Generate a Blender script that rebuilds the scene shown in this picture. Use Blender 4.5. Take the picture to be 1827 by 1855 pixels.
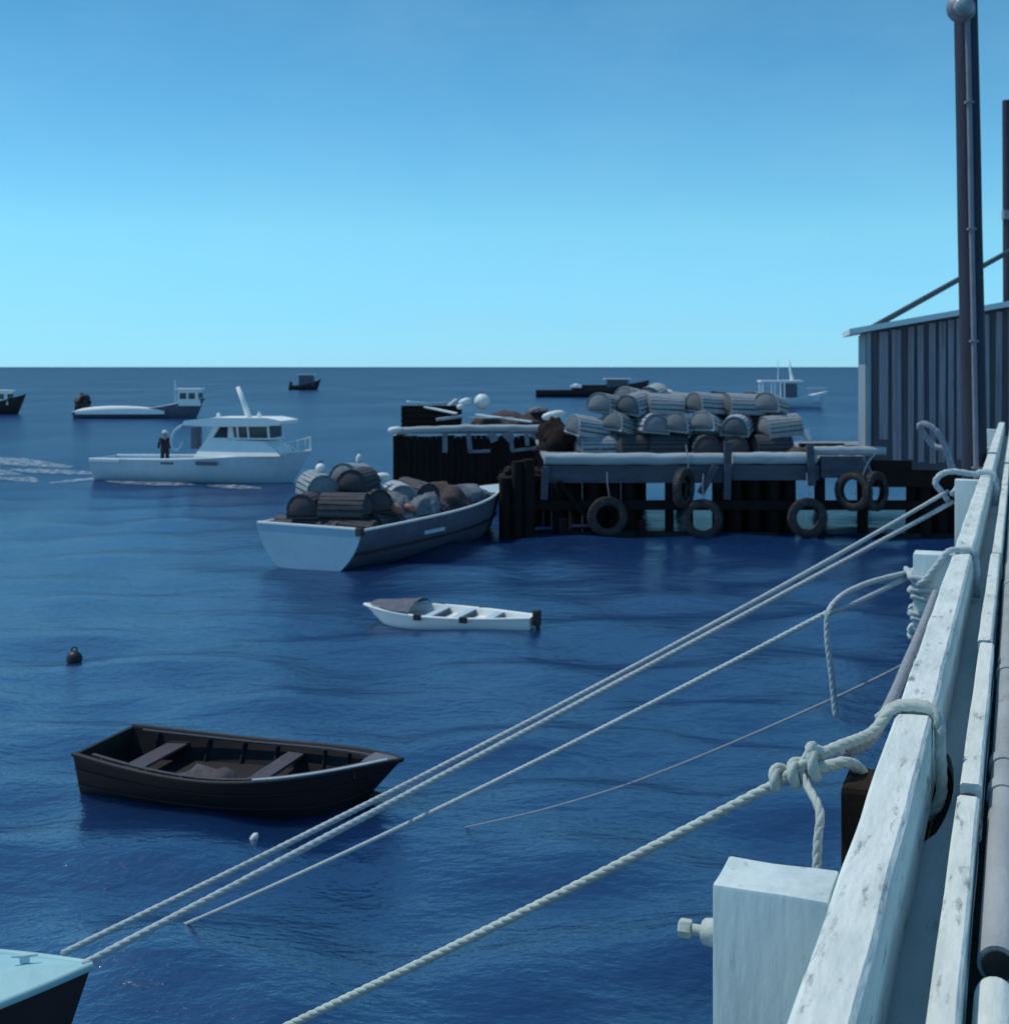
import bpy, bmesh, math, random
import numpy as np
from mathutils import Vector, Matrix, noise as mnoise

random.seed(7)
R = math.radians
SC = bpy.context.scene
for o in list(bpy.data.objects):
    bpy.data.objects.remove(o)
COL = SC.collection

# ------------------------------------------------------------------ camera, sky, sun, exposure
F = 2400.0            # focal length in pixels of the 1827 px wide photograph
HOR = 664.0           # row of the horizon in the photograph
EYE = 5.0             # eye height over the water
cam_d = bpy.data.cameras.new('camera')
cam_d.sensor_fit = 'VERTICAL'
cam_d.sensor_height = 36.0
cam_d.lens = F / 1855 * 36
cam_d.shift_y = -(927.5 - HOR) / 1855
cam_d.clip_start = 0.05
cam_d.clip_end = 20000
cam = bpy.data.objects.new('camera', cam_d)
COL.objects.link(cam)
cam.location = (0, 0, EYE)
cam.rotation_euler = (R(90), 0, 0)
SC.camera = cam
cam_d.dof.use_dof = True
cam_d.dof.focus_distance = 4.6
cam_d.dof.aperture_fstop = 6.0

SUN_DIR = Vector((-0.46, 0.14, 0.88)).normalized()
SUN_EL = math.asin(SUN_DIR.z)
SUN_AZ = math.atan2(SUN_DIR.x, SUN_DIR.y)
world = bpy.data.worlds.new('World')
SC.world = world
world.use_nodes = True
wn = world.node_tree.nodes
wl = world.node_tree.links
bg = wn['Background']
sky = wn.new('ShaderNodeTexSky')
sky.sky_type = 'NISHITA'
sky.sun_disc = False
sky.sun_elevation = SUN_EL
sky.sun_rotation = SUN_AZ
sky.altitude = 0
sky.air_density = 1.0
sky.dust_density = 0.0
sky.ozone_density = 6.0
# the colour of this old slide film: a cyan horizon under a deeper blue, by the height of the sky
tcw = wn.new('ShaderNodeTexCoord')
sep = wn.new('ShaderNodeSeparateXYZ')
ramp = wn.new('ShaderNodeValToRGB')
cols = [(0.0, (0.46, 1.04, 1.74)), (0.035, (0.52, 1.09, 1.55)), (0.10, (0.72, 1.31, 1.38)), (0.27, (0.50, 1.07, 1.12)), (1.0, (0.58, 1.05, 1.10))]
while len(ramp.color_ramp.elements) < len(cols):
    ramp.color_ramp.elements.new(0.5)
for e, (p, c) in zip(ramp.color_ramp.elements, cols):
    e.position = p
    e.color = (c[0] / 2, c[1] / 2, c[2] / 2, 1)
vs_ = wn.new('ShaderNodeVectorMath')
vs_.operation = 'SCALE'
vs_.inputs[3].default_value = 2.0
vm_ = wn.new('ShaderNodeVectorMath')
vm_.operation = 'MULTIPLY'
wl.new(tcw.outputs['Generated'], sep.inputs[0])
wl.new(sep.outputs['Z'], ramp.inputs[0])
wl.new(ramp.outputs[0], vs_.inputs[0])
wl.new(sky.outputs[0], vm_.inputs[0])
wl.new(vs_.outputs[0], vm_.inputs[1])
# faint thin high cloud
cn = wn.new('ShaderNodeTexNoise')
cn.inputs['Scale'].default_value = 5.0
cn.inputs['Detail'].default_value = 7.0
cn.inputs['Roughness'].default_value = 0.62
cmap = wn.new('ShaderNodeMapping')
cmap.inputs['Scale'].default_value = (1.0, 1.0, 2.6)
cr_ = wn.new('ShaderNodeMapRange')
cr_.inputs[1].default_value, cr_.inputs[2].default_value = 0.42, 0.75
cr_.inputs[3].default_value, cr_.inputs[4].default_value = 0.0, 0.10
cmx = wn.new('ShaderNodeMix')
cmx.data_type = 'RGBA'
cmx.inputs[7].default_value = (4.2, 7.4, 8.8, 1)
wl.new(tcw.outputs['Generated'], cmap.inputs[0])
wl.new(cmap.outputs[0], cn.inputs['Vector'])
wl.new(cn.outputs['Fac'], cr_.inputs[0])
wl.new(cr_.outputs[0], cmx.inputs[0])
wl.new(vm_.outputs[0], cmx.inputs[6])
wl.new(cmx.outputs[2], bg.inputs[0])
bg.inputs[1].default_value = 0.10

sun_d = bpy.data.lights.new('sun', 'SUN')
sun_d.energy = 2.5
sun_d.angle = R(0.5)
sun_d.color = (1.0, 0.95, 0.82)
sun = bpy.data.objects.new('sun', sun_d)
COL.objects.link(sun)
sun.rotation_euler = SUN_DIR.to_track_quat('Z', 'Y').to_euler()
sun.location = (0, 0, 60)

SC.view_settings.view_transform = 'Standard'
SC.view_settings.look = 'None'
SC.view_settings.exposure = 0.0
SC.view_settings.gamma = 1.0

# ------------------------------------------------------------------ helpers
def at(px, py, Y):
    """world point seen at photo pixel (px,py) at distance Y"""
    return Vector(((px - 913.5) / F * Y, Y, EYE - (py - HOR) / F * Y))

def atz(px, py, z):
    """world point seen at photo pixel (px,py) on the level z"""
    return at(px, py, (EYE - z) * F / (py - HOR))

def thing(name, label, cat, loc=(0, 0, 0), rotz=0.0, group=None):
    o = bpy.data.objects.new(name, None)
    o.empty_display_size = 0.2
    COL.objects.link(o)
    o.location = loc
    o.rotation_euler = (0, 0, rotz)
    tag(o, label, cat, group)
    return o

def tag(o, label, cat, group=None):
    o['label'] = label
    o['category'] = cat
    if group:
        o['group'] = group
    return o

def dup(root, loc, rot, label, group=None):
    r = root.copy()
    COL.objects.link(r)
    r.location = loc
    r.rotation_euler = rot
    r['label'] = label
    if group:
        r['group'] = group
    for ch in list(root.children):
        c = ch.copy()
        COL.objects.link(c)
        c.parent = r
        for g in list(ch.children):
            d = g.copy()
            COL.objects.link(d)
            d.parent = c
    return r

class MB:
    def __init__(self):
        self.bm = bmesh.new()
        self.mi = 0

    def _faces(self, fs):
        for f in fs:
            f.material_index = self.mi
        return fs

    def box(self, c, s, rot=None, bevel=0.0, taper=None):
        c = Vector(c)
        M = rot if rot is not None else Matrix.Identity(3)
        vs = []
        for z in (-.5, .5):
            for x, y in ((-.5, -.5), (.5, -.5), (.5, .5), (-.5, .5)):
                k = taper if (taper and z > 0) else 1
                vs.append(self.bm.verts.new(c + M @ Vector((x * s[0] * k, y * s[1] * k, z * s[2]))))
        q = [(3, 2, 1, 0), (4, 5, 6, 7), (0, 1, 5, 4), (1, 2, 6, 5), (2, 3, 7, 6), (3, 0, 4, 7)]
        fs = self._faces([self.bm.faces.new([vs[i] for i in f]) for f in q])
        if bevel > 0:
            es = list({e for f in fs for e in f.edges})
            r = bmesh.ops.bevel(self.bm, geom=es, offset=bevel, segments=2, affect='EDGES', profile=0.6)
            self._faces([f for f in r['faces']])
        return self

    def bar(self, p0, p1, w, h, bevel=0.0, up=(0, 0, 1)):
        p0, p1 = Vector(p0), Vector(p1)
        d = p1 - p0
        L = d.length
        x = d.normalized()
        upv = Vector(up)
        if abs(x.dot(upv)) > 0.98:
            upv = Vector((1, 0, 0))
        y = upv.cross(x).normalized()
        z = x.cross(y)
        M = Matrix((x, y, z)).transposed()
        return self.box((p0 + p1) / 2, (L, w, h), M, bevel)

    def tube(self, pts, r, seg=8, cap=True):
        pts = [Vector(p) for p in pts]
        n = len(pts)
        rr = r if isinstance(r, (list, tuple)) else [r] * n
        rings = []
        prev = None
        for i in range(n):
            if i == 0:
                t = pts[1] - pts[0]
            elif i == n - 1:
                t = pts[-1] - pts[-2]
            else:
                t = pts[i + 1] - pts[i - 1]
            if t.length < 1e-9:
                t = Vector((0, 0, 1))
            t.normalize()
            if prev is None:
                a = Vector((0, 0, 1)) if abs(t.z) < 0.9 else Vector((1, 0, 0))
                u = t.cross(a).normalized()
            else:
                u = prev - t * prev.dot(t)
                if u.length < 1e-6:
                    u = t.orthogonal()
                u.normalize()
            prev = u
            v = t.cross(u)
            rings.append([self.bm.verts.new(pts[i] + (u * math.cos(k * 2 * math.pi / seg) + v * math.sin(k * 2 * math.pi / seg)) * rr[i]) for k in range(seg)])
        fs = []
        for a, b in zip(rings, rings[1:]):
            for k in range(seg):
                fs.append(self.bm.faces.new((a[k], a[(k + 1) % seg], b[(k + 1) % seg], b[k])))
        if cap:
            fs.append(self.bm.faces.new(rings[0][::-1]))
            fs.append(self.bm.faces.new(rings[-1]))
        self._faces(fs)
        return self

    def lathe(self, prof, c=(0, 0, 0), seg=16, M=None):
        c = Vector(c)
        M = M if M is not None else Matrix.Identity(3)
        rings = []
        for r, z in prof:
            rings.append([self.bm.verts.new(c + M @ Vector((r * math.cos(k * 2 * math.pi / seg), r * math.sin(k * 2 * math.pi / seg), z))) for k in range(seg)])
        fs = []
        for a, b in zip(rings, rings[1:]):
            for k in range(seg):
                fs.append(self.bm.faces.new((a[k], a[(k + 1) % seg], b[(k + 1) % seg], b[k])))
        fs.append(self.bm.faces.new(rings[0][::-1]))
        fs.append(self.bm.faces.new(rings[-1]))
        self._faces(fs)
        return self

    def prism(self, outline, z0, z1, M=None, c=(0, 0, 0)):
        """closed 2-D outline (counter-clockwise) extruded from z0 to z1"""
        c = Vector(c)
        M = M if M is not None else Matrix.Identity(3)
        a = [self.bm.verts.new(c + M @ Vector((x, y, z0))) for x, y in outline]
        b = [self.bm.verts.new(c + M @ Vector((x, y, z1))) for x, y in outline]
        n = len(a)
        fs = [self.bm.faces.new(a[::-1]), self.bm.faces.new(b)]
        for k in range(n):
            fs.append(self.bm.faces.new((a[k], a[(k + 1) % n], b[(k + 1) % n], b[k])))
        self._faces(fs)
        return self

    def torus(self, c, R0, r0, M=None, seg=28, ring=10, sq=1.0):
        c = Vector(c)
        M = M if M is not None else Matrix.Identity(3)
        rings = []
        for i in range(seg):
            a = i * 2 * math.pi / seg
            ring_ = []
            for k in range(ring):
                b = k * 2 * math.pi / ring
                ca, sa = math.cos(b), math.sin(b)
                ring_.append(self.bm.verts.new(c + M @ Vector(((R0 + r0 * ca) * math.cos(a), (R0 + r0 * ca) * math.sin(a), r0 * sq * sa))))
            rings.append(ring_)
        fs = []
        for i in range(seg):
            a, b = rings[i], rings[(i + 1) % seg]
            for k in range(ring):
                fs.append(self.bm.faces.new((a[k], b[k], b[(k + 1) % ring], a[(k + 1) % ring])))
        self._faces(fs)
        return self

    def jitter(self, amp, scale, seed=0.0):
        for v in self.bm.verts:
            p = v.co * scale + Vector((seed, seed * 1.7, seed * .3))
            v.co += mnoise.noise_vector(p) * amp
        return self

    def build(self, name, mats, parent=None, smooth=False, auto=None, loc=None):
        bmesh.ops.recalc_face_normals(self.bm, faces=self.bm.faces)
        me = bpy.data.meshes.new(name)
        self.bm.to_mesh(me)
        self.bm.free()
        for m in (mats if isinstance(mats, (list, tuple)) else [mats]):
            me.materials.append(m)
        if smooth:
            me.polygons.foreach_set('use_smooth', [True] * len(me.polygons))
        if auto:
            try:
                me.set_sharp_from_angle(angle=R(auto))
            except Exception:
                pass
        o = bpy.data.objects.new(name, me)
        COL.objects.link(o)
        if parent is not None:
            o.parent = parent
        if loc is not None:
            o.location = loc
        return o

def centre_origin(o):
    """put a world-built mesh's origin at its base"""
    me = o.data
    n = len(me.vertices)
    co = np.empty(n * 3)
    me.vertices.foreach_get('co', co)
    co = co.reshape(-1, 3)
    c = np.array([(co[:, 0].min() + co[:, 0].max()) / 2, (co[:, 1].min() + co[:, 1].max()) / 2, co[:, 2].min()])
    co -= c
    me.vertices.foreach_set('co', co.ravel())
    o.location = Vector(o.location) + Vector(c)
    me.update()
    return o

def spline(pts, step=0.03):
    pts = [Vector(p) for p in pts]
    P = [pts[0] * 2 - pts[1]] + pts + [pts[-1] * 2 - pts[-2]]
    out = []
    for i in range(1, len(P) - 2):
        p0, p1, p2, p3 = P[i - 1:i + 3]
        n = max(2, int((p2 - p1).length / step))
        for k in range(n):
            t = k / n
            out.append(0.5 * ((2 * p1) + (p2 - p0) * t + (2 * p0 - 5 * p1 + 4 * p2 - p3) * t * t + (3 * p1 - p0 - 3 * p2 + p3) * t ** 3))
    out.append(pts[-1])
    return out

def strands(mb, pts, r, pitch=None, step=None):
    """three-strand laid rope along pts"""
    pitch = pitch or r * 7
    path = spline(pts, step or pitch / 7)
    n = len(path)
    s = 0.0
    frames = []
    prev = None
    for i in range(n):
        t = (path[min(i + 1, n - 1)] - path[max(i - 1, 0)])
        if t.length < 1e-9:
            t = Vector((0, 0, 1))
        t.normalize()
        if prev is None:
            u = t.orthogonal().normalized()
        else:
            u = prev - t * prev.dot(t)
            if u.length < 1e-6:
                u = t.orthogonal()
            u.normalize()
        prev = u
        if i:
            s += (path[i] - path[i - 1]).length
        frames.append((path[i], u, t.cross(u), s))
    for k in range(3):
        q = []
        for p, u, v, d in frames:
            a = 2 * math.pi * (d / pitch + k / 3)
            q.append(p + (u * math.cos(a) + v * math.sin(a)) * r * 0.30)
        mb.tube(q, r * 0.70, seg=7)
    return mb

def sag(a, b, drop, n=7):
    a, b = Vector(a), Vector(b)
    return [a.lerp(b, i / n) - Vector((0, 0, drop * 4 * (i / n) * (1 - i / n))) for i in range(n + 1)]

# ------------------------------------------------------------------ materials
def mat(name, col, col2=None, scale=4.0, rough=0.7, bump=0.0, bscale=30.0, stretch=None, detail=5.0, contrast=(0.35, 0.7), spec=0.4, rnd=0.0, metal=0.0, col3=None, c3=(0.62, 0.72), c3scale=None, rotz=0.0):
    m = bpy.data.materials.new(name)
    m.use_nodes = True
    nt = m.node_tree
    N, L = nt.nodes, nt.links
    b = N['Principled BSDF']
    b.inputs['Roughness'].default_value = rough
    b.inputs['Metallic'].default_value = metal
    b.inputs['Specular IOR Level'].default_value = spec
    tc = N.new('ShaderNodeTexCoord')
    mp = N.new('ShaderNodeMapping')
    L.new(tc.outputs['Object'], mp.inputs[0])
    if stretch:
        mp.inputs['Scale'].default_value = stretch
    if rotz:
        # turn the grain to run along the timber, then stretch it
        m0 = N.new('ShaderNodeMapping')
        m0.inputs['Rotation'].default_value = (0, 0, rotz)
        L.new(tc.outputs['Object'], m0.inputs[0])
        L.new(m0.outputs[0], mp.inputs[0])
    out = None
    if col2 is not None:
        nz = N.new('ShaderNodeTexNoise')
        nz.inputs['Scale'].default_value = scale
        nz.inputs['Detail'].default_value = detail
        nz.inputs['Roughness'].default_value = 0.65
        L.new(mp.outputs[0], nz.inputs['Vector'])
        rp = N.new('ShaderNodeMapRange')
        rp.inputs[1].default_value, rp.inputs[2].default_value = contrast
        L.new(nz.outputs['Fac'], rp.inputs[0])
        mx = N.new('ShaderNodeMix')
        mx.data_type = 'RGBA'
        mx.inputs[6].default_value = (*col, 1)
        mx.inputs[7].default_value = (*col2, 1)
        L.new(rp.outputs[0], mx.inputs[0])
        out = mx.outputs[2]
        if col3 is not None:
            nz3 = N.new('ShaderNodeTexNoise')
            nz3.inputs['Scale'].default_value = c3scale or scale * 3.1
            nz3.inputs['Detail'].default_value = 8
            nz3.inputs['Roughness'].default_value = 0.7
            L.new(mp.outputs[0], nz3.inputs['Vector'])
            r3 = N.new('ShaderNodeMapRange')
            r3.inputs[1].default_value, r3.inputs[2].default_value = c3
            L.new(nz3.outputs['Fac'], r3.inputs[0])
            m3 = N.new('ShaderNodeMix')
            m3.data_type = 'RGBA'
            m3.inputs[7].default_value = (*col3, 1)
            L.new(out, m3.inputs[6])
            L.new(r3.outputs[0], m3.inputs[0])
            out = m3.outputs[2]
    if rnd > 0:
        oi = N.new('ShaderNodeObjectInfo')
        hs = N.new('ShaderNodeHueSaturation')
        rr = N.new('ShaderNodeMapRange')
        rr.inputs[3].default_value = 1 - rnd
        rr.inputs[4].default_value = 1 + rnd
        L.new(oi.outputs['Random'], rr.inputs[0])
        L.new(rr.outputs[0], hs.inputs['Value'])
        if out is not None:
            L.new(out, hs.inputs['Color'])
        else:
            hs.inputs['Color'].default_value = (*col, 1)
        out = hs.outputs[0]
    if out is not None:
        L.new(out, b.inputs['Base Color'])
    else:
        b.inputs['Base Color'].default_value = (*col, 1)
    if bump > 0:
        nb = N.new('ShaderNodeTexNoise')
        nb.inputs['Scale'].default_value = bscale
        nb.inputs['Detail'].default_value = 6
        L.new(mp.outputs[0], nb.inputs['Vector'])
        bp = N.new('ShaderNodeBump')
        bp.inputs['Strength'].default_value = 1.0
        bp.inputs['Distance'].default_value = bump
        L.new(nb.outputs['Fac'], bp.inputs['Height'])
        L.new(bp.outputs[0], b.inputs['Normal'])
    return m

M = {}
M['rail_white'] = mat('weathered_white_paint', (0.74, 0.80, 0.77), (0.55, 0.62, 0.60), 9, 0.65, 0.006, 40, stretch=(.22, 1, 1), rotz=-1.2008, contrast=(.42, .68), col3=(0.24, 0.26, 0.25), c3=(0.57, 0.67), c3scale=22)
M['post_white'] = mat('post_white_paint', (0.66, 0.76, 0.76), (0.50, 0.60, 0.61), 6, 0.65, 0.004, 30, stretch=(1, 1, .22), contrast=(.42, .70), col3=(0.26, 0.29, 0.29), c3=(0.60, 0.70), c3scale=16)
M['plank_grey'] = mat('grey_painted_plank', (0.56, 0.62, 0.61), (0.42, 0.48, 0.48), 4, 0.7, 0.003, 40, stretch=(.25, 1, 1), rotz=-1.2008, col3=(0.16, 0.15, 0.15), c3=(0.62, 0.74), c3scale=12)
M['pipe_grey'] = mat('grey_pipe', (0.40, 0.43, 0.45), (0.29, 0.315, 0.335), 5, 0.6, 0.003, 50, stretch=(.4, 1, 1), rotz=-1.2008, col3=(0.19, 0.155, 0.14), c3=(0.58, 0.72), c3scale=14)
M['boat_white'] = mat('white_boat_paint', (0.87, 0.90, 0.88), (0.80, 0.85, 0.84), 1.5, 0.5, 0.0, stretch=(2, 2, .6), col3=(0.62, 0.66, 0.65), c3=(0.64, 0.82))
M['hull_pale'] = mat('pale_hull_paint', (0.48, 0.64, 0.72), (0.42, 0.57, 0.66), 1.6, 0.5, 0.0, stretch=(2.0, 2.0, .6), col3=(0.32, 0.40, 0.44), c3=(0.62, 0.80))
M['hull_slate'] = mat('slate_hull_paint', (0.115, 0.135, 0.19), (0.075, 0.09, 0.13), 2.0, 0.55, stretch=(2, 2, .7))
M['hull_grey'] = mat('grey_hull_paint', (0.26, 0.46, 0.60), (0.22, 0.40, 0.54), 1.0, 0.5, 0.002, 20, col3=(0.18, 0.28, 0.36), c3=(0.6, 0.8), c3scale=4)
M['hull_dark'] = mat('dark_hull_paint', (0.022, 0.016, 0.018), (0.035, 0.022, 0.024), 3.0, 0.55)
M['skiff_dark'] = mat('dark_tarred_planks', (0.008, 0.0065, 0.010), (0.014, 0.010, 0.014), 5, 0.6, 0.003, 25, stretch=(1, 5, 5))
M['skiff_inside'] = mat('worn_dark_planks', (0.010, 0.008, 0.011), (0.020, 0.015, 0.019), 6, 0.8, 0.003, 25, stretch=(1, 6, 6))
M['thwart_wood'] = mat('worn_thwart_wood', (0.085, 0.075, 0.095), (0.045, 0.04, 0.05), 6, 0.7, 0.003, 30, stretch=(4, 1, 1))
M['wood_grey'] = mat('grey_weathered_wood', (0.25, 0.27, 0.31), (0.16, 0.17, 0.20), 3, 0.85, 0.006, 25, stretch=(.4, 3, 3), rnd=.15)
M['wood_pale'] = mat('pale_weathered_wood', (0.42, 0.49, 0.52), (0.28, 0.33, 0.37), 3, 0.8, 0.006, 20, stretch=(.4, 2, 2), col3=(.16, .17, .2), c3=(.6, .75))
M['wood_deck'] = mat('deck_planks', (0.27, 0.31, 0.36), (0.17, 0.19, 0.23), 2.5, 0.85, 0.005, 20, stretch=(3, .5, 1))
M['wood_mid'] = mat('stringer_timber', (0.105, 0.11, 0.145), (0.06, 0.06, 0.085), 2.5, 0.85, 0.006, 18, stretch=(.5, 2, 2))
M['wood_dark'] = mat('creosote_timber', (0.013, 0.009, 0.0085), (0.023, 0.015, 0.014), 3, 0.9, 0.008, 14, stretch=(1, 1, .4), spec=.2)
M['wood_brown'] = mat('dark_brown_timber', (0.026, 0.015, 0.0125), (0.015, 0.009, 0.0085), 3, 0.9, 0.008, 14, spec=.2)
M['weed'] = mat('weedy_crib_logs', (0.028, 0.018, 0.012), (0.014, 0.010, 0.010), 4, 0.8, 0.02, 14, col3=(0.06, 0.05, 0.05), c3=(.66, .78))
M['shed_board'] = mat('shed_boards', (0.33, 0.30, 0.33), (0.21, 0.195, 0.225), 2.5, 0.85, 0.006, 18, stretch=(5, 5, .22), contrast=(.36, .64), col3=(0.10, 0.09, 0.105), c3=(.54, .70), c3scale=4)
M['shed_dark'] = mat('shed_backing_boards', (0.125, 0.112, 0.128), (0.065, 0.06, 0.07), 2.5, 0.9, 0.006, 18, stretch=(5, 5, .22))
M['shed_sunlit'] = mat('shed_sunlit_boards', (0.30, 0.38, 0.43), (0.20, 0.26, 0.30), 3, 0.8, stretch=(4, 4, .3))  # paler boards put the sun on the shed's left end into the colour
M['roof'] = mat('pale_roofing', (0.70, 0.78, 0.78), (0.58, 0.66, 0.68), 2, 0.7)
M['pole'] = mat('tarred_pole', (0.042, 0.044, 0.072), (0.024, 0.025, 0.044), 3, 0.75, 0.01, 12, stretch=(4, 4, .25), col3=(0.09, 0.09, 0.12), c3=(.6, .75))
M['conduit'] = mat('grey_conduit', (0.26, 0.26, 0.31), (0.19, 0.19, 0.23), 4, 0.5)
M['glass'] = mat('lamp_glass', (0.35, 0.40, 0.45), (0.20, 0.22, 0.25), 9, 0.35, spec=0.5)
M['spar'] = mat('painted_spar', (0.045, 0.075, 0.10), (0.03, 0.05, 0.07), 3, 0.7)
M['dark_metal'] = mat('dark_metal', (0.02, 0.02, 0.025), (0.05, 0.045, 0.045), 8, 0.5)
M['rope_pale'] = mat('pale_rope', (0.52, 0.58, 0.54), (0.40, 0.45, 0.42), 30, 0.9, 0.002, 120)
M['rope_grey'] = mat('grey_rope', (0.48, 0.55, 0.58), (0.36, 0.43, 0.47), 20, 0.9, 0.002, 100)
M['rope_dull'] = mat('dull_rope', (0.30, 0.33, 0.38), (0.22, 0.24, 0.29), 20, 0.9, 0.002, 100)
M['lath'] = mat('trap_laths', (0.38, 0.43, 0.47), (0.24, 0.28, 0.32), 9, 0.9, 0.004, 30, stretch=(1, 2, 2), rnd=.30, col3=(0.14, 0.15, 0.17), c3=(.56, .7))
M['lath_dark'] = mat('dark_shaded_laths', (0.075, 0.077, 0.092), (0.036, 0.037, 0.046), 7, 0.8, 0.003, 30, stretch=(1, 4, 4), rnd=.35)  # for dark traps; low in the pier stack the tone paints shade
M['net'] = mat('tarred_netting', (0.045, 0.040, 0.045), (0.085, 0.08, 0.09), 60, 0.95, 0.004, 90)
M['net_grey'] = mat('grey_netting', (0.20, 0.225, 0.25), (0.09, 0.10, 0.115), 26, 0.95, 0.01, 60, rnd=.35)
M['rubber'] = mat('old_rubber', (0.024, 0.022, 0.024), (0.05, 0.046, 0.047), 6, 0.7, 0.003, 40, col3=(0.15, 0.14, 0.145), c3=(.56, .70), c3scale=5)  # pale patches stand in for light caught on the tyre rims
M['buoy_white'] = mat('white_buoy', (0.80, 0.84, 0.82), (0.62, 0.68, 0.68), 6, 0.5)
M['buoy_dark'] = mat('dark_float', (0.02, 0.02, 0.03), None, rough=0.5)
M['buoy_rust'] = mat('rusty_buoy', (0.34, 0.17, 0.13), (0.22, 0.11, 0.09), 7, 0.65)
M['tarp_pale'] = mat('pale_canvas', (0.19, 0.23, 0.27), (0.09, 0.105, 0.13), 5, 0.9, 0.012, 14, col3=(0.045, 0.045, 0.06), c3=(.54, .7))
M['tarp_slate'] = mat('slate_canvas', (0.14, 0.15, 0.19), (0.09, 0.10, 0.13), 5, 0.9, 0.01, 12)
M['netpile'] = mat('brown_net_pile', (0.048, 0.034, 0.038), (0.11, 0.082, 0.09), 14, 0.95, 0.02, 25)
M['teal_deck'] = mat('pale_teal_deck', (0.36, 0.62, 0.66), (0.30, 0.54, 0.59), 2, 0.6, col3=(0.24, 0.40, 0.44), c3=(.62, .8))
M['window'] = mat('dark_window', (0.012, 0.018, 0.03), None, rough=0.08, spec=0.8)
M['cloth_dark'] = mat('dark_cloth', (0.02, 0.02, 0.03), (0.03, 0.03, 0.045), 8, 0.9)
M['skin'] = mat('skin', (0.35, 0.22, 0.18), None, rough=0.6)

def foam_mat():
    m = bpy.data.materials.new('foam')
    m.use_nodes = True
    nt = m.node_tree
    N, L = nt.nodes, nt.links
    b = N['Principled BSDF']
    b.inputs['Base Color'].default_value = (0.75, 0.84, 0.86, 1)
    b.inputs['Roughness'].default_value = 0.8
    tc = N.new('ShaderNodeTexCoord')
    mp = N.new('ShaderNodeMapping')
    mp.inputs['Scale'].default_value = (1.0, 2.2, 1)
    nz = N.new('ShaderNodeTexNoise')
    nz.inputs['Scale'].default_value = 2.6
    nz.inputs['Detail'].default_value = 8
    nz.inputs['Roughness'].default_value = 0.7
    rp = N.new('ShaderNodeMapRange')
    rp.inputs[1].default_value, rp.inputs[2].default_value = 0.45, 0.70
    rp.inputs[4].default_value = 0.85
    L.new(tc.outputs['Object'], mp.inputs[0])
    L.new(mp.outputs[0], nz.inputs['Vector'])
    L.new(nz.outputs['Fac'], rp.inputs[0])
    L.new(rp.outputs[0], b.inputs['Alpha'])
    return m
M['foam'] = foam_mat()

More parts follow.
